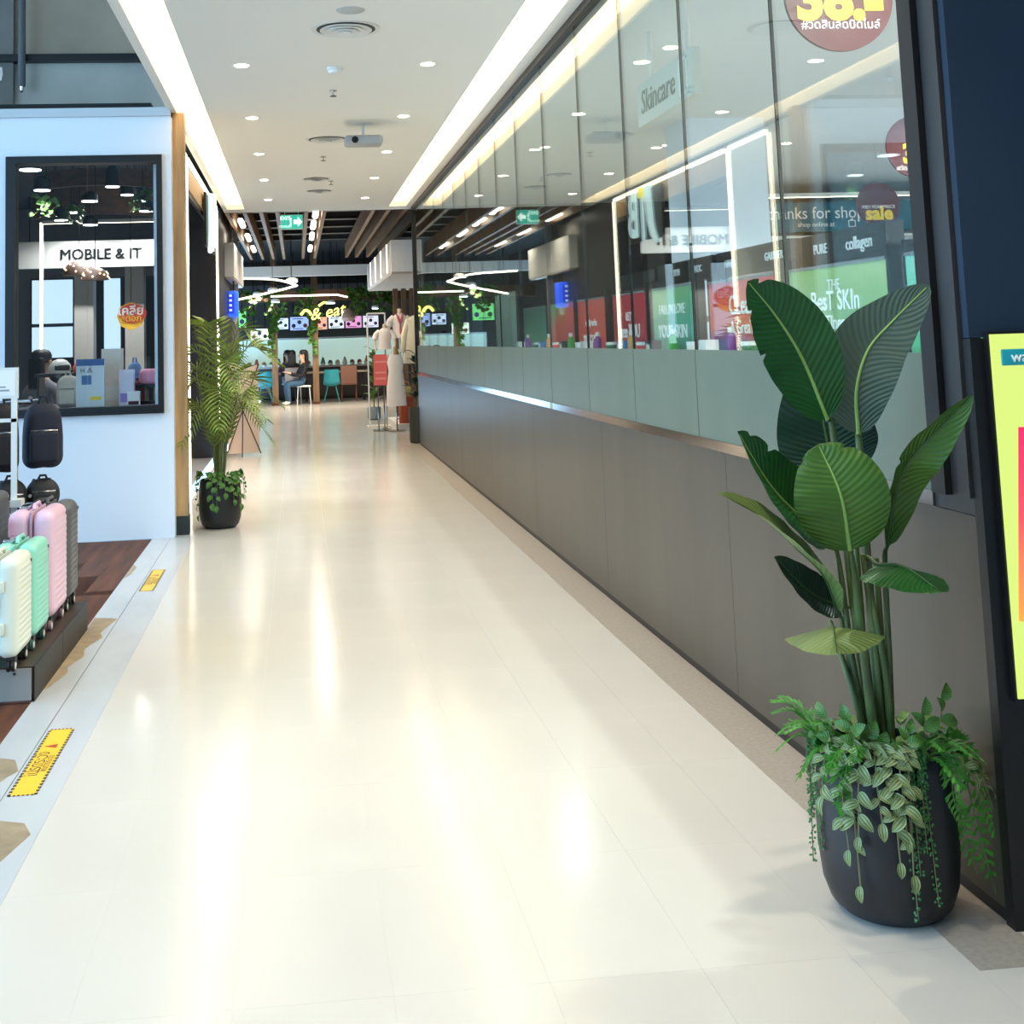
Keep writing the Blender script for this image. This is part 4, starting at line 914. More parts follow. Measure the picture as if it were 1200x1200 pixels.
for k, L, dz in ((-1.1, .08, .09), (-.95, .1, .11), (-.7, .06, .08), (-1.15, .06, .0), (-.85, .08, -.08), (-.4, .07, -.05), (.95, .09, -.03), (.7, .09, -.06), (-1.05, .09, .06), (-.9, .1, .03), (-.8, .12, .07), (-.98, .11, -.05), (-.62, .07, -.06), (-.5, .09, -.02), (-.45, .08, -.09), (.62, .06, .04), (.8, .1, .02), (-.25, .08, .02)):
    b = R1.p(k, -.02, .41); e = R1.p(k*1.05, L, .41+dz); fern(pt, [b, (b+e)/2+Vector((0, 0, .035)), e], .035, 8)
for k, zend, o in ((.98, .10, .02), (1.04, .06, .045), (.9, .2, .02), (1.1, .18, .05), (-.55, .25, .02)):
    fern(pt, [R1.p(k, -.03, .41), R1.p(k, .015, .41), R1.p(k, o, (.41+zend)/2), R1.p(k+.1, o+.012, zend)], .05, 15, R1.f+R1.n(k)*.35+R1.rt*.25)
for k, z in ((-.22, .46), (-.05, .435), (.05, .42)):
    p = R1.p(k, -.02, z); put_leaf('ivy', pt, p, R1.rt*.3+Vector((0, 0, .6)), R1.f, 1.0).data = SL['ivy']

# palm in the same kind of pot
PP = Vector((-.665, 10.76, 0))
pa = T('potted_palm', 'feathery palm in a black pot by the oak pillar', 'potted plant', PP)
MB().lathe(potprof(.178, .40), 36).to('pot', m_potblk, pa); MB().disc((0, 0, .345), .147, .02, 28).to('soil', m_soil, pa)
m_palm = pm('palm frond green', (134, 156, 54), .45, noise=(8, .4)); m_cane = pm('palm cane', (92, 104, 52), .5)
random.seed(5)
def frond(a, reach, ztop, zend, base=(0, 0)):
    d = Vector((math.cos(a), math.sin(a), 0)); b = Vector((base[0], base[1], .36))
    C = bez([b, b+d*reach*.12+Vector((0, 0, (ztop-.36)*.55)), b+d*reach*.45+Vector((0, 0, ztop-.36)), b+d*reach+Vector((0, 0, zend-.36))], 32)
    fr = MB().tube(C, [.007-.0055*i/32 for i in range(33)], 6).to('frond', m_cane, pa); mb = MB()
    for i in range(9, 33):
        u = i/32; t = (C[min(i+1, 32)]-C[i-1]).normalized(); s0 = t.cross(Vector((0, 0, 1)))
        s0 = s0.normalized() if s0.length > .05 else d.cross(Vector((0, 0, 1))); nn = s0.cross(t)
        L = .235*math.sin(PI*min(1, (u-.2)/.8*.82+.12))**.7
        for s in (-1, 1):
            dd = (s0*s*.85+t*.75+nn*.18).normalized(); e = C[i]+dd*L+Vector((0, 0, -.035)); mdd = C[i]+dd*L*.5; pw = t*.0105
            mb.add([C[i]-pw*.4, C[i]+pw*.4, mdd+pw, e, mdd-pw], [(0, 1, 2, 3, 4)])
    mb.sm = False; mb.to('leaflets', m_palm, fr, 'stuff')
for a, r, zt, ze, b in ((-1.9, .26, 1.60, 1.70, (-.02, 0)), (2.6, .38, 1.32, 1.18, (-.03, .02)), (-2.6, .36, 1.22, 1.02, (-.03, -.02)), (-.3, .52, 1.48, 1.34, (.02, 0)), (.3, .52, 1.22, .98, (.03, .02)),
        (-.7, .48, 1.10, .90, (.03, -.02)), (-2.2, .44, 1.02, .72, (-.02, -.02)), (-1.2, .42, 1.38, 1.15, (0, -.03)), (1.2, .4, 1.5, 1.3, (0, .03)), (-.1, .42, .98, .70, (.02, 0)), (3.0, .38, 1.0, .70, (-.03, 0)), (-1.5, .42, 1.15, .85, (0, -.03)),
        (1.9, .3, 1.66, 1.58, (-.01, .02)), (-.5, .4, 1.62, 1.5, (.01, 0)), (-2.9, .34, 1.45, 1.3, (-.02, 0)), (.8, .45, 1.05, .8, (.02, .02)), (-.9, .46, 1.28, 1.0, (.01, -.02))):
    frond(a, r, zt, ze, b)
R2 = Rim(PP, .163)
for k, z, n in ((-.9, .12, 8), (-1.0, .2, 7), (-.35, .22, 7), (-.1, .2, 8), (.5, .24, 8), (.75, .2, 8), (1.0, .26, 7), (.2, .3, 6)): vine(pa, R2, k, z, 'ivy', n, random.uniform(-.05, .1), .03, sc=1.25)
for k in range(26):
    a = random.uniform(0, 2*PI); rr = random.uniform(.06, .15); put_leaf('ivy', pa, (math.cos(a)*rr, math.sin(a)*rr, random.uniform(.36, .43)), (math.cos(a), math.sin(a), random.uniform(-.1, .7)), (0, 0, 1), 1.3)

def rubber_plant(name, loc, pot, htop, lab, mat_pot, seed=1, sc=1.0, mat=None):
    random.seed(seed); t = T(name, lab, 'potted plant', loc); r, h = pot
    MB().lathe([(r*.7, 0), (r*.95, .02), (r, .08), (r, h-.02), (r*.96, h), (r*.85, h), (r*.85, h-.03)], 28).to('pot', mat_pot, t); MB().disc((0, 0, h-.04), r*.86, .02, 20).to('soil', m_soil, t)
    C = bez([(0, 0, h-.05), (.01, .01, (h+htop)/2), (0, 0, htop)], 12); MB().tube(C, .012, 8).to('trunk', m_cane, t)
    for i in range(18):
        z = h+(htop-h)*(.1+.88*i/17); a = i*2.4; d = Vector((math.cos(a), math.sin(a), .35)); b = Vector((0, 0, z)); L = .2*sc*(1.1-.3*i/17)
        vs, fs, uvs, CC = leaf_mesh([b, b+d*L*.5+Vector((0, 0, .03)), b+d*L], .052*sc, (0, 0, 1), .25, 10, 2, wavy=0); mb = MB(); mb.sm = True; mb.add(vs, fs, uvs); mb.to('leaf', mat or m_lfC, t)
rubber_plant('rubber_plant', (1.74, 18.50, 0), (.12, .52), 1.3, 'dark leafed rubber plant in a tall dark planter where the glass ends', pm('dark olive planter', (58, 62, 56), .5), 3, 1.1)
rubber_plant('potted_shrub', (1.46, 24.4, 0), (.13, .24), 1.35, 'green shrub in a small blue grey pot beside the clothes stand', pm('blue grey pot', (128, 146, 158), .5), 4, 1.25, m_small)

# ------------------------------------------------------------------ far hall: ceiling, fins, bulkheads
SB('ceiling', (-6, 18.46, 4.0), (8, 40, 4.1), m_darkceil)
SB('wall_end', (-6, 38, 0), (8, 38.2, 4), pm('far brown wall', (66, 52, 42), .6))
SB('wall_hall_left', (-3.2, 22.2, 0), (-3.1, 38, 4), pm('hall brown', (74, 56, 44), .6))
SB('wall_hall_right', (4.2, 18.5, 0), (4.3, 38, 4), pm('hall brown', (74, 56, 44), .6))
SB('wall_light_block', (-1.12, 18.46, 3.52), (9.3, 18.5, 4.05), m_darkceil)  # unseen, added to stop world light leaking in above the corridor ceiling
SB('wall_side_far', (-3.2, 22.12, 0), (-1.12, 22.2, 4.05), m_char)
FINS = (-.99, -.73, -.49, -.25, .18, .45, 1.18, 1.41, 1.67, 1.95)
fn = None
for k, x in enumerate(FINS):
    lab = 'hanging oak ceiling fin, %s from the left beyond the corridor ceiling' % ORD[k]
    if fn is None:
        fn = T('ceiling_fin', lab, 'ceiling fin', (x, 23.7, 3.45), 0, 'oak ceiling fins'); MB().box((-.03, -5.2, 0), (.03, 5.2, .3)).to('blade', pm('brown oak', (150, 110, 74), .5, noise=((18, 1.4, 18), .25)), fn)
        for y in (-4, 0, 4): MB().tube([(0, y, .3), (0, y, .55)], .008, 6).to('hanger', m_black, fn)
    else:
        o = copy_tree(fn); o.location = (x, 23.7, 3.45); o['label'] = lab
for k, y in enumerate((20, 21.5, 23, 24.5, 26, 27.5)):
    t = T('service_duct', 'dark cross duct above the oak fins, %s from the corridor' % ORD[k], 'duct', (.5, y, 3.82), 0, 'dark ceiling ducts'); MB().box((-2.2, -.12, -.03), (2.6, .12, .1)).to('duct', pm('duct grey', (52, 50, 50), .6), t); MB().box((-2.2, -.14, -.05), (2.6, .14, -.03)).to('flange', m_char, t)
tb = None
for k, (x, y) in enumerate(((-.86, 20.6), (-.86, 23.4), (-.86, 26.2), (.33, 19.2), (.32, 21.2), (.32, 23.4), (.32, 26.4))):
    lab = 'short glowing tube lamp between the fins, %s of the %s row' % (ORD[k if k < 3 else k-3], 'left' if k < 3 else 'middle')
    if tb is None:
        tb = T('tube_lamp', lab, 'lamp', (x, y, 3.5), 0, 'short tube lamps'); MB().rbox((0, 0, 0), (.09, 1.1, .07), .034, 2).to('diffuser', em('tube glow', (255, 248, 232), 6), tb); MB().tube([(0, 0, .03), (0, 0, .5)], .006, 6).to('stem', m_black, tb); lamp(tb, 90, (1, .85, .66), 2.8, -.06)
    else: o = copy_tree(tb); o.location = (x, y, 3.5); o['label'] = lab
bm_ = pm('white beam', (214, 212, 206), .6)
SB('trim_8', (-2.6, 29, 3.06), (3.2, 29.2, 3.3), bm_)
m_corr = pm('pale corrugated panel', (206, 206, 204), .5)
def bulkhead(x0, x1, y0, y1, z0, z1, nm, rib_x):
    o = ST(MB().box((x0, y0, z0), (x1, y1, z1)).to(nm, m_corr))
    n = int((y1-y0)/.25)
    for i in range(n):
        MB().box((rib_x-.012, y0+.1+i*.25, z0+.02), (rib_x+.012, y0+.2+i*.25, z1-.02)).to('rib', m_corr, o)
    MB().box((x0+.01, y0+.1, z0-.03), (x1-.01, y1-.1, z0)).to('underside', pm('warm underside', (196, 184, 170), .6), o)
    return o
br = bulkhead(1.5, 3.2, 19.5, 26.2, 2.58, 3.08, 'trim_9', 1.5)
for i in range(4): MB().box((1.478, 20.2+i*1.5, 2.6), (1.487, 20.26+i*1.5, 3.06)).to('lit_slot', m_strip, br)
SB('wall_shop_side', (-1.165, 18.45, 0), (-1.12, 22, 3.95), m_char)
bulkhead(-1.115, -.97, 20.0, 23.6, 2.60, 3.14, 'trim_10', -.99)
# exit sign
t = T('exit_sign', 'green and white emergency exit sign hanging at the end of the corridor ceiling', 'sign', (-.04, 18.6, 3.2))
MB().box((-.165, 0, 0), (.165, .05, .22)).to('box', pm('exit white', (220, 235, 230), .4), t)
m_exg = em('exit green', (50, 160, 140), 1.0); m_exw = em('exit white light', (225, 250, 240), 1.1)
MB().box((-.16, -.006, .008), (.16, 0, .212)).to('green_face', m_exg, t)
txt(t, 'EXIT', .075, front((-.095, -.010, .165)), m_exw, bold=.001); txt(t, 'ทางออก', .055, front((-.095, -.010, .045)), m_exw)
mb = MB()
M = front((.09, -.008, .11)); mb.prism([(-.06, .03), (0, .03), (0, .075), (.065, 0), (0, -.075), (0, -.03), (-.06, -.03)], .004, M); mb.to('arrow', m_exw, t)
mb = MB(); M = front((-.02, -.008, .11)); mb.prism([(-.02, -.06), (.0, -.02), (-.01, .03), (.02, .03), (.02, .02), (.008, .0), (.02, -.03), (.01, -.06), (0, -.035), (-.01, -.06)], .004, M); mb.to('running_figure', m_exw, t)
MB().disc((-.015, -.009, .158), .012, .004, 12, 'Y').to('figure_head', m_exw, t)
for s in (-.1, .1): MB().tube([(s, .025, .22), (s, .025, .78)], .005, 6).to('hanger', m_vent, t)
# blue hanging lightbox
t = T('blue_lightbox', 'blue lit blade sign hanging on two black rods at the left', 'sign', (-1.03, 21.0, 1.97))
MB().rbox((0, 0, .22), (.15, .42, .43), .03, 3).to('light_body', em('blue glow', (40, 90, 240), 1.1), t); MB().box((-.076, -.214, .06), (.02, -.208, .38)).to('blue_print', em('deep blue glow', (30, 50, 190), 1), t)
for z in (.1, .18, .26, .34): MB().box((-.06, -.218, z), (-.02, -.213, z+.035)).to('white_mark', em('pale blue mark', (190, 220, 255), 1), t)
for s in (-.1, .1): MB().tube([(0, s, .43), (0, s, 2.04)], .009, 6).to('rod', m_black, t)
MB().lathe([(.03, -.12), (.05, -.08), (.05, 0)], 12).to('lower_lamp', m_vent, t)
# X banner stand at the left, seen from behind
t = T('banner_stand', 'pale pink upright banner with crossed rods, behind the palm', 'banner', (-.74, 17.6, 0))
MB().box((-.23, -.01, .03), (.20, .0, 1.23)).to('banner', pm('pale pink back', (224, 200, 186), .6), t)
MB().tube([(.2, -.02, 1.23), (-.02, -.06, .62), (-.24, -.02, .04)], .008, 6).to('cross_rod', m_char, t); MB().tube([(-.23, -.02, 1.23), (-.02, -.06, .62), (.22, -.02, .02)], .008, 6).to('cross_rod', m_char, t)
MB().tube([(-.02, -.06, .62), (-.02, -.4, .01)], .008, 6).to('rear_leg', m_char, t)

# ------------------------------------------------------------------ food court
m_post = pm('brown post', (122, 92, 62), .5, noise=((14, 14, 2), .25))
for k, x in enumerate((-.55, .46)):
    t = T('timber_post', ('brown timber post on the left with trailing greenery', 'brown timber post on the right with trailing greenery')[k], 'post', (x, 31.5, 0), 0, 'food court posts')
    MB().box((-.075, -.075, .06), (.075, .075, 4.0)).to('shaft', m_post, t); MB().box((-.09, -.09, 0), (.09, .09, .06)).to('foot', m_dkwood, t)
    for q in range(3):
        C = bez([(-.08, -.09, 2.5-.1*q), (.1-.1*q, -.1, 2.2-.2*q), (-.06, -.1, 1.85-.3*q)], 10); v = MB().tube(C, .008, 5).to('trailing_vine', m_vst, t)
        for i in range(12): put_leaf('ivy', v, C[min(10, i)], (random.uniform(-1, 1), -.5, random.uniform(-.8, .3)), (0, -1, .4), 3.0)
t = T('timber_ring', 'suspended timber ceiling band over the food court', 'ceiling panel', (.2, 32.6, 2.55)); 
vs = []; n = 28
for i in range(n+1):
    a = PI+PI*i/n; c = (3.0*math.cos(a), 1.6*math.sin(a))
    for z in (0, .28): vs += [(c[0], c[1], z), (c[0]*.97, c[1]*.97, z)]
mb = MB(); mb.sm = False
mb.add(vs, [f for i in range(n) for f in ((i*4, i*4+4, i*4+6, i*4+2), (i*4+1, i*4+3, i*4+7, i*4+5), (i*4, i*4+1, i*4+5, i*4+4), (i*4+2, i*4+6, i*4+7, i*4+3))]+[(0, 2, 3, 1), (n*4, n*4+1, n*4+3, n*4+2)])
mb.to('band', m_brn, t)
for s in (-2, -.7, .7, 2): MB().tube([(s, -1.1 if abs(s) > 1 else -1.5, .28), (s, -1.1 if abs(s) > 1 else -1.5, 1.45)], .01, 6).to('hanger', m_black, t)
# greenery hung from the band
random.seed(21)
for k, x in enumerate((-1.2, -.5, .25, 1.5, 1.9, 2.4)):
    y = 32.6-1.6*math.sqrt(max(0, 1-((x-.2)/3)**2))-.03
    t = T('hanging_greenery', 'bunch of dark trailing leaves on the timber band, %s from the left' % ORD[k], 'plant', (x, y, 2.75), 0, 'greenery on the timber band')
    for q in range(4):
        C = bez([(random.uniform(-.25, .25), 0, .08), (random.uniform(-.3, .3), -.08, -.1), (random.uniform(-.35, .35), -.06, -.5)], 8); v = MB().tube(C, .008, 5).to('trailing_vine', m_vst, t)
        for i in range(9): put_leaf('ivy', v, C[i], (random.uniform(-1, 1), -.6, random.uniform(-.8, .4)), (0, -1, .4), 3.0)
for t in [o for o in COL.objects if o.get('pending')]:
    del t['pending']
    for q in range(4):
        C = bez([(random.uniform(-.1, .1), 0, .02), (random.uniform(-.16, .16), -.05, -.06), (random.uniform(-.2, .2), -.04, -.2)], 8); v = MB().tube(C, .004, 5).to('trailing_vine', m_vst, t)
        for i in range(8): put_leaf('ivy', v, C[i], (random.uniform(-1, 1), -.6, random.uniform(-.8, .4)), (0, -1, .4), 1.3)
# light rings and discs
t = T('light_ring', 'thin white angular light line hanging over the food court', 'light', (-.3, 28.4, 2.83))
mb = MB(); mb.tube(bez([(-1.2, -.6, .16), (-.2, -.4, .12), (.28, -.1, .0), (.25, .05, -.03), (-.3, .4, -.14), (-1.2, .8, -.3)], 24), .022, 8); mb.to('led_line', m_strip, t)
for p in ((-.9, -.54), (.2, -.1)): MB().tube([(p[0], p[1], .1), (p[0], p[1], 1.165)], .006, 5).to('wire', m_black, t)
t = T('light_ring', 'second thin white light line, lower and longer to the right', 'light', (.4, 30.4, 2.66))
mb = MB(); mb.tube([(-1.0, -.1, .0), (.6, 0, .0), (.85, .1, -.06)], .02, 8); mb.to('led_line', m_strip, t); MB().tube([(0, -.04, .02), (0, -.04, 1.335)], .006, 5).to('wire', m_black, t)
for k, (x, y, z, r) in enumerate(((-.08, 27.0, 2.84, .13), (-.52, 28.5, 2.72, .11), (-.48, 29.5, 2.5, .10), (.84, 30, 2.45, .09), (1.9, 30.2, 2.3, .08), (-.95, 31, 2.75, .1))):
    t = T('disc_lamp', 'round flat lamp glowing over the food court, %s in depth' % ORD[k], 'lamp', (x, y, z), 0, 'disc lamps over the food court')
    MB().lathe([(r, 0), (r, .05), (r*.5, .08)], 20).to('shade', m_vent, t); MB().disc((0, 0, -.008), r*.95, .016, 20).to('lens', m_pend, t); lamp(t, 170, (1, .86, .68), 2.7); MB().tube([(0, 0, .08), (0, 0, 4-z)], .006, 5).to('cord', m_black, t)
# stalls with screens
st = T('food_stall', 'long food stall with a lit glass counter and dark front', 'counter', (.6, 34.6, 0))
MB().box((-2.4, 0, 0), (2.6, .7, .85)).to('counter_front', pm('stall dark', (58, 52, 50), .5), st); MB().box((-2.45, -.15, .85), (2.65, .75, .90)).to('counter_top', pm('stall top', (190, 182, 172), .3), st)
m_show = em('lit display case', (178, 206, 196), .7)
MB().box((-2.4, .15, .9), (2.6, .65, 1.62)).to('display_case', m_show, st)
MB().box((-2.4, .1, 1.62), (2.6, .7, 1.67)).to('case_top', m_ivory, st); SB('wall_stall', (-1.9, 36.1, 0), (3.3, 36.2, 3.2), pm('stall wall', (92, 92, 92), .6))
random.seed(31)
fc = [(226, 196, 150), (120, 170, 120), (196, 90, 70), (240, 236, 226), (90, 120, 140), (220, 160, 90), (160, 120, 90)]
for k in range(22):
    x = -1.7+k*.2; c = fc[(k*3) % 7]; t = T('food_tray', '%s dish on the stall counter, counted from its %s end' % (ORD[k if k < 11 else 21-k], 'left' if k < 11 else 'right'), 'food', (x, 34.5, .90), 0, 'dishes on the stall counter')
    MB().lathe([(.05, 0), (.075, .05), (.075, .06)], 12).to('dish', m_ivory, t); MB().lathe([(.07, .05), (.055, .11), (.02, .14+.08*(k % 3 == 0))], 10).to('food', pm('food %d' % ((k*3) % 7), c, .6), t)
MN = [(-1.65, .62, 1.98, 2.46, (120, 210, 120), 'green'), (-1.0, .5, 1.62, 1.95, (236, 244, 214), 'pale green'), (-.42, .42, 1.9, 2.22, (206, 220, 240), 'white'), (.08, .52, 1.86, 2.24, (150, 176, 232), 'pale blue'), (.62, .44, 1.86, 2.22, (236, 170, 140), 'peach'), (1.08, .44, 1.88, 2.22, (216, 226, 236), 'grey white'), (1.55, .46, 1.88, 2.22, (220, 150, 200), 'pink'), (2.02, .44, 1.88, 2.22, (210, 214, 236), 'lilac white')]
for k, (x, w, z0, z1, c, nm) in enumerate(MN):
    t = T('menu_screen', 'lit %s menu screen over the food stalls' % nm, 'screen', (x, 34.2+.0*k, z0), 0, 'menu screens')
    MB().box((-w/2, 0, 0), (w/2, .05, z1-z0)).to('screen_case', m_black, t); MB().box((-w/2+.012, -.006, .012), (w/2-.012, 0, z1-z0-.012)).to('screen', em('screen '+nm, c, .95), t)
    for q in range(3):
        px = -w*.3+q*w*.3; MB().disc((px, -.008, (z1-z0)*(.35+.25*(q % 2))), w*.11, .004, 12, 'Y').to('menu_picture', pm('menu pic %d' % ((k+q) % 4), ((60, 90, 60), (150, 70, 60), (90, 70, 120), (70, 60, 50))[(k+q) % 4], .5), t)
    for q in range(2): MB().box((-w*.35, -.009, (z1-z0)*(.12+.7*q)), (w*.2, -.006, (z1-z0)*(.17+.7*q))).to('menu_line', pm('menu line', (50, 60, 70), .5), t)
    for s in (-w*.3, w*.3): MB().tube([(s, .025, z1-z0), (s, .025, 4.0-z0)], .012, 5).to('mount', m_black, t)
t = T('neon_sign', 'glowing yellow script sign over the right menu screens', 'sign', (.73, 30.75, 2.25))
m_neon = em('yellow neon', (250, 238, 120), 1.6)
txt(t, '& eat', .40, frame((.02, 0, .0), (1, 0, .16), (-.16, 0, 1)), m_neon, ext=.015, shear=.3, bold=.003); MB().tube(bez([(-.62, -.01, -.05), (-.52, -.01, .06), (-.42, -.01, .03), (-.36, -.01, -.06)], 10), .035, 8).to('swash', m_neon, t)
MB().tube(bez([(-.18, -.01, .16), (-.05, -.01, .24), (.05, -.01, .22)], 8), .03, 8).to('swash', m_neon, t)
for s in (-.4, .3): MB().tube([(s, .02, .1), (s, .02, 1.73)], .006, 5).to('hanger', m_black, t)
t = T('wire_pendant', 'pale caged pendant lamp beside the yellow script sign', 'lamp', (1.22, 29.6, 2.0)); MB().lathe([(.12, 0), (.17, .08), (.15, .2), (.05, .3)], 14).to('cage', pm('pale cage', (150, 130, 120), .5), t); MB().tube([(0, 0, .3), (0, 0, 2.0)], .006, 5).to('cord', m_black, t)
# counter table and chairs
t = T('bar_table', 'long dark table with a pale edge in front of the food stall', 'table', (.2, 32.9, 0))
MB().box((-1.5, -.25, .73), (1.6, .25, .77)).to('tabletop', pm('table top pale', (168, 150, 132), .35), t)
for x in (-1.4, 0, 1.5):
    MB().box((x, -.2, 0), (x+.05, .2, .73)).to('leg', m_black, t)
def shell_chair(loc, rz, mat, lab, leg=m_wood):
    t = T('shell_chair', lab, 'chair', loc, rz, 'food court chairs')
    vs = []; n = 10; m = 8
    prof = [(-.23, .43), (-.12, .42), (.05, .41), (.16, .44), (.21, .56), (.235, .70), (.25, .83)]
    P = bez([(0, a, b) for a, b in prof], n)
    for i, p in enumerate(P):
        w = .22-.04*abs(i/n-.45)*2
        for j in range(m+1):
            v = -1+2*j/m; vs.append((v*w, p.y-.05*v*v*(i > 6), p.z+.05*v*v*(i <= 6)))
    fs = [(i*(m+1)+j, i*(m+1)+j+1, (i+1)*(m+1)+j+1, (i+1)*(m+1)+j) for i in range(n) for j in range(m)]
    mb = MB(); mb.sm = True; mb.add(vs, fs); k = len(mb.v); mb.add([Vector(v)+Vector((0, .012, -.012)) for v in vs], [f[::-1] for f in fs]); mb.to('seat_shell', mat, t)
    for sx in (-1, 1):
        for sy in (-1, 1): MB().tube([(sx*.1, sy*.1, .41), (sx*.2, sy*.2, 0)], [.016, .012], 8).to('leg', leg, t)
    MB().tube([(-.15, .15, .2), (.15, -.15, .2)], .006, 6).to('brace', m_black, t); MB().tube([(-.15, -.15, .2), (.15, .15, .2)], .006, 6).to('brace', m_black, t)
m_teal = pm('teal plastic', (40, 140, 152), .4); m_tealw = pm('teal leg', (50, 130, 130), .5)
# (backs toward the camera: the shell's back is at +y before the turn)
shell_chair((-.83, 32.3, 0), PI, m_teal, 'teal shell chair at the left end of the long table', m_tealw)
shell_chair((.86, 32.2, 0), PI, m_teal, 'teal shell chair right of the right-hand post', m_tealw)
def block_chair(loc, rz, mat, lab, legm):
    t = T('dining_chair', lab, 'chair', loc, rz, 'food court chairs')
    MB().rbox((0, 0, .45), (.42, .42, .05), .02, 2).to('seat', mat, t); MB().rbox((0, .2, .68), (.42, .04, .46), .018, 2).to('backrest', mat, t)
    for sx in (-1, 1):
        for sy in (-1, 1): MB().tube([(sx*.18, sy*.18, .43), (sx*.19, sy*.19, 0)], .014, 8).to('leg', legm, t)
block_chair((-.11, 32.2, 0), PI, pm('grey chair', (150, 144, 142), .6), 'grey square-backed chair between the two posts', m_ivory)
block_chair((1.3, 32.3, 0), PI, pm('brown chair', (110, 74, 58), .6), 'brown square-backed chair right of the teal chair', m_dkwood)
t = T('stool', 'white framed stool under the woman in dark clothes', 'stool', (.15, 31.6, 0)); MB().rbox((0, 0, .45), (.36, .36, .04), .015, 2).to('seat', m_ivory, t)
for sx in (-1, 1):
    for sy in (-1, 1): MB().tube([(sx*.14, sy*.14, .43), (sx*.17, sy*.17, 0)], .012, 8).to('leg', m_ivory, t)

# ------------------------------------------------------------------ people
def person(loc, rz, lab, hair, top, bottom, skin=(206, 160, 130), pose='seat', long_hair=True, name='person', sc=1.0):
    """facing -Y before the turn; seated on a 0.47 m seat or standing"""
    t = T(name, lab, 'person', loc, rz)
    hip = .53 if pose == 'seat' else .93
    V, E, Rd, K = [], [], [], []
    def v(p, r, k): V.append(Vector(p)); Rd.append(r); K.append(k); return len(V)-1
    def chain(a, pts):
        for p, r, k in pts: b = v(p, r, k); E.append((a, b)); a = b
        return a
    pel = v((0, 0, hip), .145, 'b')
    ch = chain(pel, [((0, -.01, hip+.14), .125, 't'), ((0, -.015, hip+.30), .145, 't'), ((0, 0, hip+.43), .11, 't')])
    nk = chain(ch, [((0, -.01, hip+.52), .05, 's'), ((0, -.03, hip+.62), .075, 's'), ((0, -.03, hip+.70), .088, 's'), ((0, -.02, hip+.77), .06, 's')])
    for s in (-1, 1):
        hand = (s*.12, -.42, .80) if pose == 'seat' else (s*.24, -.12, hip-.06)
        elb = (s*.27, -.12, hip+.17) if pose == 'seat' else (s*.25, .0, hip+.16)
        w = chain(ch, [((s*.13, 0, hip+.42), .07, 't'), ((s*.2, .0, hip+.38), .058, 't'), (elb, .045, 't'), (tuple((elb[i]*.2+hand[i]*.8) for i in range(3)), .032, 't'), (hand, .03, 's')])
        hv = Vector(hand); d = (hv-Vector(elb)).normalized(); sd = d.cross(Vector((0, 0, 1))).normalized()
        for q in range(4): chain(w, [(tuple(hv+d*.06+sd*(q-1.5)*.02), .009, 's'), (tuple(hv+d*(.10+.01*(1-abs(q-1.5)))+sd*(q-1.5)*.024+Vector((0, 0, -.012))), .008, 's')])
        chain(w, [(tuple(hv+d*.02-sd*s*.04), .01, 's'), (tuple(hv+d*.05-sd*s*.05), .009, 's')])
        if pose == 'seat': lg = [((s*.10, -.08, hip), .10, 'b'), ((s*.12, -.44, hip-.01), .07, 'b'), ((s*.12, -.42, hip-.25), .056, 'b'), ((s*.12, -.40, .08), .04, 'b'), ((s*.12, -.44, .04), .042, 'f'), ((s*.12, -.55, .03), .03, 'f')]
        else: lg = [((s*.10, 0, hip-.06), .10, 'b'), ((s*.11, -.01, .50), .068, 'b'), ((s*.11, .02, .28), .058, 'b'), ((s*.11, .03, .09), .04, 'b'), ((s*.11, .0, .04), .042, 'f'), ((s*.11, -.13, .03), .03, 'f')]
        chain(pel, lg)
    me = bpy.data.meshes.new('body'); me.from_pydata([tuple(p) for p in V], E, []); o = link('body', me)
    md = o.modifiers.new('skin', 'SKIN'); md.use_smooth_shade = True
    for i, sv in enumerate(me.skin_vertices[0].data): sv.radius = (Rd[i], Rd[i]*(.78 if K[i] == 't' and abs(V[i].x) < .02 else 1)); sv.use_root = (i == 0)
    o.modifiers.new('sub', 'SUBSURF').levels = 1
    bpy.context.view_layer.update()
    m2 = bpy.data.meshes.new_from_object(o.evaluated_get(bpy.context.evaluated_depsgraph_get())); bpy.data.objects.remove(o)
    mats = {'s': pm('skin %d' % skin[0], skin, .55), 't': top, 'b': bottom, 'f': m_ivory}; order = ['s', 't', 'b', 'f']
    m2.materials.clear()
    for k in order: m2.materials.append(mats[k])
    segs = [(V[a], V[b], K[b]) for a, b in E]
    for p in m2.polygons:
        c = p.center; best = (9, 's')
        for a, b, k in segs:
            ab = b-a; u = max(0, min(1, (c-a).dot(ab)/max(1e-9, ab.length_squared))); d = (c-(a+ab*u)).length
            if d < best[0]: best = (d, k)
        p.material_index = order.index(best[1]); p.use_smooth = True
    link('body', m2, t)
    hz = hip+.70; hm = pm('hair %d' % hair[0], hair, .5)
    mb = MB(); mb.rbox((0, .015, hz+.045), (.19, .21, .16), .075, 3)
    hr = mb.to('hair', hm, t)
    if long_hair: MB().rbox((0, .085, hz-.13), (.2, .07, .34), .03, 3).to('hair_length', hm, t)
    for s in (-1, 1): MB().disc((s*.032, -.108, hz-.005), .009, .01, 10, 'Y').to('eye', m_black, t); MB().rbox((s*.09, -.02, hz-.02), (.02, .04, .06), .008, 1).to('ear', mats['s'], t)
    MB().rbox((0, -.115, hz-.035), (.022, .03, .045), .008, 1).to('nose', mats['s'], t); MB().rbox((0, -.105, hz-.07), (.045, .016, .012), .005, 1).to('mouth', pm('lip', (160, 84, 80), .5), t)
    t.scale = (sc, sc, sc); return t
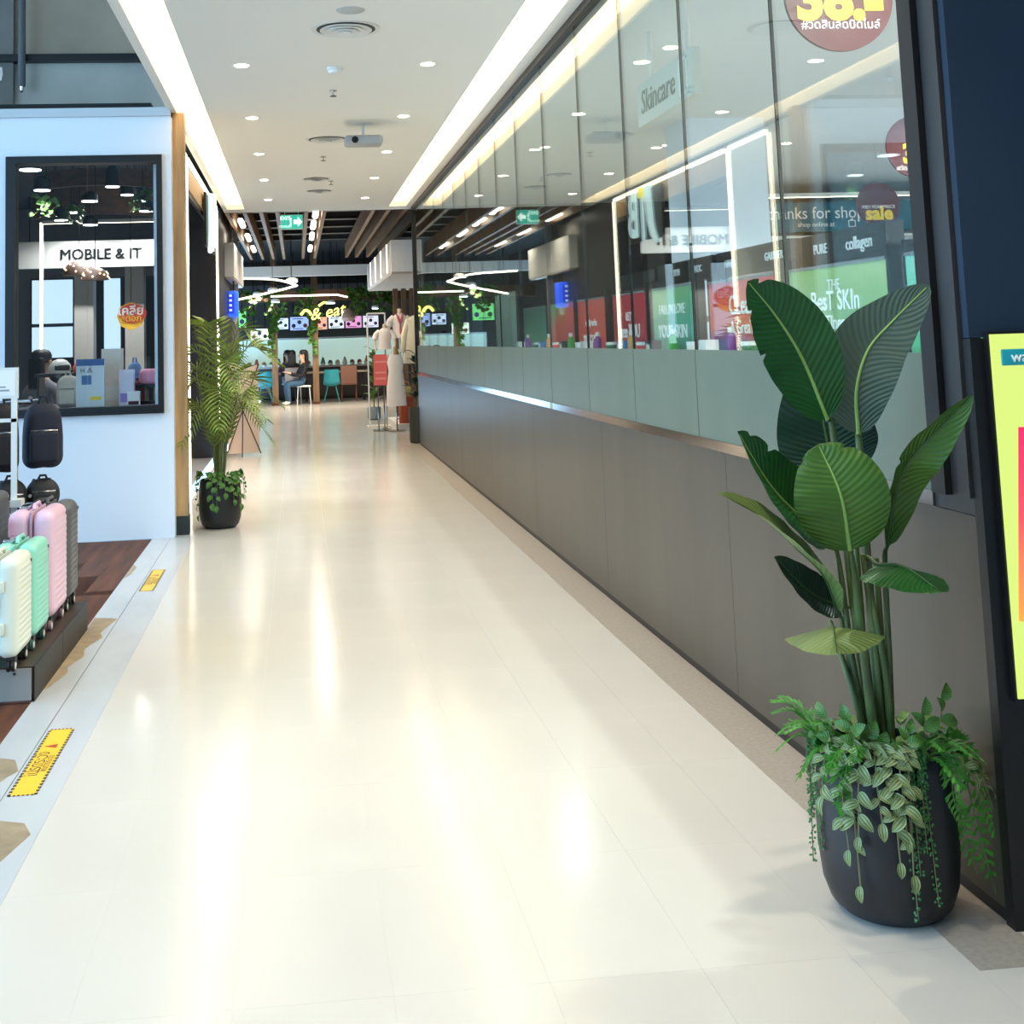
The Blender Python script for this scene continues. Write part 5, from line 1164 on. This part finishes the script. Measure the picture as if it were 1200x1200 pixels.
m_blkc = pm('black cloth', (24, 24, 28), .85); m_jean = pm('blue denim', (58, 88, 116), .85); m_gryc = pm('grey cloth', (120, 120, 124), .85); m_purp = pm('plum cloth', (110, 70, 110), .85)
person((.15, 31.6, 0), -1.3, 'seated woman with long dark hair in a black top and jeans beside the right post', (26, 20, 20), m_blkc, m_jean)
person((-.13, 32.25, 0), PI, 'person in black seated with back turned on the grey chair', (22, 18, 18), m_blkc, m_blkc)
person((-.25, 33.72, 0), .25, 'person in a plum top seated across the table near the left post', (30, 22, 22), m_purp, m_gryc)
t = T('stool', 'grey stool behind the table under the person in plum', 'stool', (-.25, 33.75, 0)); MB().rbox((0, 0, .45), (.34, .34, .04), .015, 2).to('seat', m_vent, t); MB().tube([(0, 0, 0), (0, 0, .43)], .03, 10).to('column', m_char, t); MB().disc((0, 0, .01), .16, .02, 20).to('base', m_char, t)
person((-.72, 35.7, 0), .1, 'stall worker with dark hair standing behind the left counter', (28, 22, 20), m_gryc, m_blkc, pose='stand', long_hair=False)
person((.55, 35.7, 0), .2, 'stall worker in a dark teal shirt standing behind the middle counter', (24, 20, 20), pm('dark teal cloth', (40, 66, 76), .85), m_blkc, pose='stand', long_hair=False)
person((-2.35, 11.95, 0), 2.6, 'dark haired shopper in a grey top behind the left window, by the rack', (20, 16, 16), m_gryc, m_blkc, pose='stand', long_hair=True, sc=.87)

# ------------------------------------------------------------------ clothes display at the far right
m_mann = pm('pale mannequin', (228, 208, 186), .5); m_wcloth = pm('white cloth', (236, 232, 228), .85); m_pinkc = pm('rose scarf', (190, 96, 108), .85); m_ecru = pm('cream cloth', (226, 222, 198), .85)
def torso(parent, z, mat, w=.21, name='shirt', h=.62, sleeves=True):
    prof = [(w*.92, 0), (w*.82, h*.3), (w*.95, h*.62), (w*.98, h*.8), (w*.6, h*.93), (w*.28, h)]
    MB().lathe([(r, zz+z) for r, zz in prof], 20, M=Matrix.Diagonal((1, .6, 1))).to(name, mat, parent)
    if sleeves:
        for s in (-1, 1): MB().tube([(s*w*.7, 0, z+h*.84), (s*w*1.2, -.01, z+h*.7), (s*w*1.38, -.02, z+h*.48)], [.075, .075, .085], 12).to('sleeve', mat, parent)
def bust(loc, lab, cloth, z=1.2, scarf=None, skirt=None, rz=0, k=1):
    z /= k
    t = T('mannequin', lab, 'mannequin', loc, rz, 'clothes mannequins')
    MB().disc((0, 0, .01), .15, .02, 24).to('base', m_steel, t); MB().tube([(0, 0, .02), (0, 0, z)], .014, 10).to('pole', m_steel, t)
    torso(t, z, cloth); MB().lathe([(.055, z+.60), (.05, z+.68), (.055, z+.72), (.02, z+.735)], 16).to('neck', m_mann, t)
    for s in (-1, 1): MB().tube([(s*.28, -.02, z+.33), (s*.29, -.05, z+.14), (s*.27, -.1, z-.02)], [.045, .038, .03], 10).to('arm', m_mann, t)
    if scarf:
        for s in (-1, 1): MB().tube([(s*.08, -.04, z+.6), (s*.05, -.13, z+.5), (0, -.14, z+.36)], [.02, .03, .03], 8).to('scarf', scarf, t)
        MB().tube([(0, -.14, z+.38), (.01, -.14, z+.1)], [.02, .03], 8).to('scarf_tail', scarf, t)
    if skirt:
        MB().lathe([(.2, z-.62), (.19, z-.3), (.15, z+.0), (.16, z+.03)], 20, M=Matrix.Diagonal((1, .65, 1))).to('skirt', skirt, t)
    t.scale = (k, k, k); return t
bust((1.52, 21.75, 0), 'front mannequin in a white short sleeved blouse beside the pink sign', m_wcloth, 1.36, k=.6)
bust((1.86, 22.6, .1), 'mannequin in a white shirt with a rose scarf', m_wcloth, 1.45, m_pinkc, k=.72)
t = T('coat_stand', 'long cream coat on a stand right of the scarf mannequin', 'clothing', (2.10, 22.0, 1.1))
MB().tube([(0, 0, -1.0), (0, 0, .84)], .014, 8).to('pole', m_steel, t); MB().disc((0, 0, -.99), .14, .02, 20).to('base', m_steel, t)
MB().lathe([(.26, 0), (.22, .4), (.19, .6), (.2, .72), (.1, .82), (.04, .84)], 20, M=Matrix.Diagonal((1, .5, 1))).to('coat', m_ecru, t)
for s in (-1, 1): MB().tube([(s*.13, 0, .76), (s*.22, -.02, .5), (s*.25, -.04, .2)], [.06, .055, .05], 10).to('sleeve', m_ecru, t)
MB().tube([(0, 0, .83), (0, 0, .93), (.03, 0, .96), (.05, 0, .93)], .006, 6).to('hanger_hook', m_chrome, t)
t = T('white_dress', 'white sleeveless dress standing on a form in front of the cream coat', 'clothing', (1.64, 21.05, 0))
MB().disc((0, 0, .01), .14, .02, 20).to('base', m_steel, t); MB().tube([(0, 0, .02), (0, 0, .5)], .014, 8).to('pole', m_steel, t)
MB().lathe([(.17, .42), (.15, .75), (.12, 1.0), (.14, 1.15), (.1, 1.27)], 20, M=Matrix.Diagonal((1, .65, 1))).to('dress', m_wcloth, t); MB().lathe([(.035, 1.27), (.03, 1.4)], 12).to('neck_block', m_wood, t)
for s in (-1, 1): MB().tube([(s*.09, 0, 1.26), (s*.05, 0, 1.36)], .01, 6).to('strap', m_wcloth, t)
t = T('clothes_rail', 'thin white garment rail frame behind the mannequins', 'rack', (1.42, 22.4, 0))
for s in (-.16, .16): MB().tube([(s, 0, 0), (s, 0, 2.0)], .014, 8).to('upright', m_ivory, t)
MB().tube([(-.16, 0, 2.0), (.16, 0, 2.0)], .014, 8).to('top_bar', m_ivory, t); MB().box((-.2, -.2, 0), (.2, .2, .02)).to('base', m_ivory, t)
t = T('sign_stand', 'pink notice board on a steel stand in front of the clothes', 'sign', (1.40, 21.3, 0))
MB().disc((0, 0, .008), .15, .016, 24).to('base', m_steel, t)
for s in (-.05, .05): MB().tube([(s, 0, .016), (s, 0, .77)], .011, 8).to('pole', m_steel, t)
MB().box((-.115, -.012, .76), (.115, .012, 1.28)).to('board', pm('coral pink board', (232, 112, 112), .5), t)
for z in (.86, .96, 1.14): MB().box((-.09, -.014, z), (.09, -.012, z+.03)).to('printed_line', pm('pale pink line', (242, 160, 156), .5), t)
t = T('display_plinth', 'red brown cylinder plinth under the handbag', 'plinth', (1.84, 21.5, .10)); MB().lathe([(.13, 0), (.13, .42), (.135, .42), (.135, .44)], 28).to('drum', pm('terracotta drum', (166, 78, 46), .5), t); MB().disc((0, 0, .445), .128, .01, 24).to('top_plate', pm('terracotta top', (190, 110, 80), .5), t)
t = T('display_plinth', 'low white square plinth under the clothes display', 'plinth', (1.98, 22.1, 0)); MB().box((-.32, -.8, 0), (.4, 1.2, .09)).to('slab', m_ivory, t); MB().box((-.33, -.81, .09), (.41, 1.21, .10)).to('top_board', m_wcloth, t)
t = T('handbag', 'small yellow green handbag standing on the red brown cylinder', 'bag', (1.84, 21.5, .55)); MB().rbox((0, 0, .085), (.2, .08, .16), .03, 3).to('body', pm('moss handbag', (190, 182, 104), .6), t)
MB().tube(bez([(-.07, 0, .15), (-.05, 0, .24), (.05, 0, .24), (.07, 0, .15)], 10), .007, 6).to('handle', m_wood, t)
t = T('wood_screen', 'brown slatted screen behind the clothes display', 'screen', (2.95, 25.2, 0))
for i in range(16): MB().box((-1.0+i*.17, 0, 0), (-.9+i*.17, .06, 2.9)).to('slat', m_post, t)
MB().box((-1.05, .06, 2.8), (1.8, .12, 2.9)).to('top_rail', m_post, t)
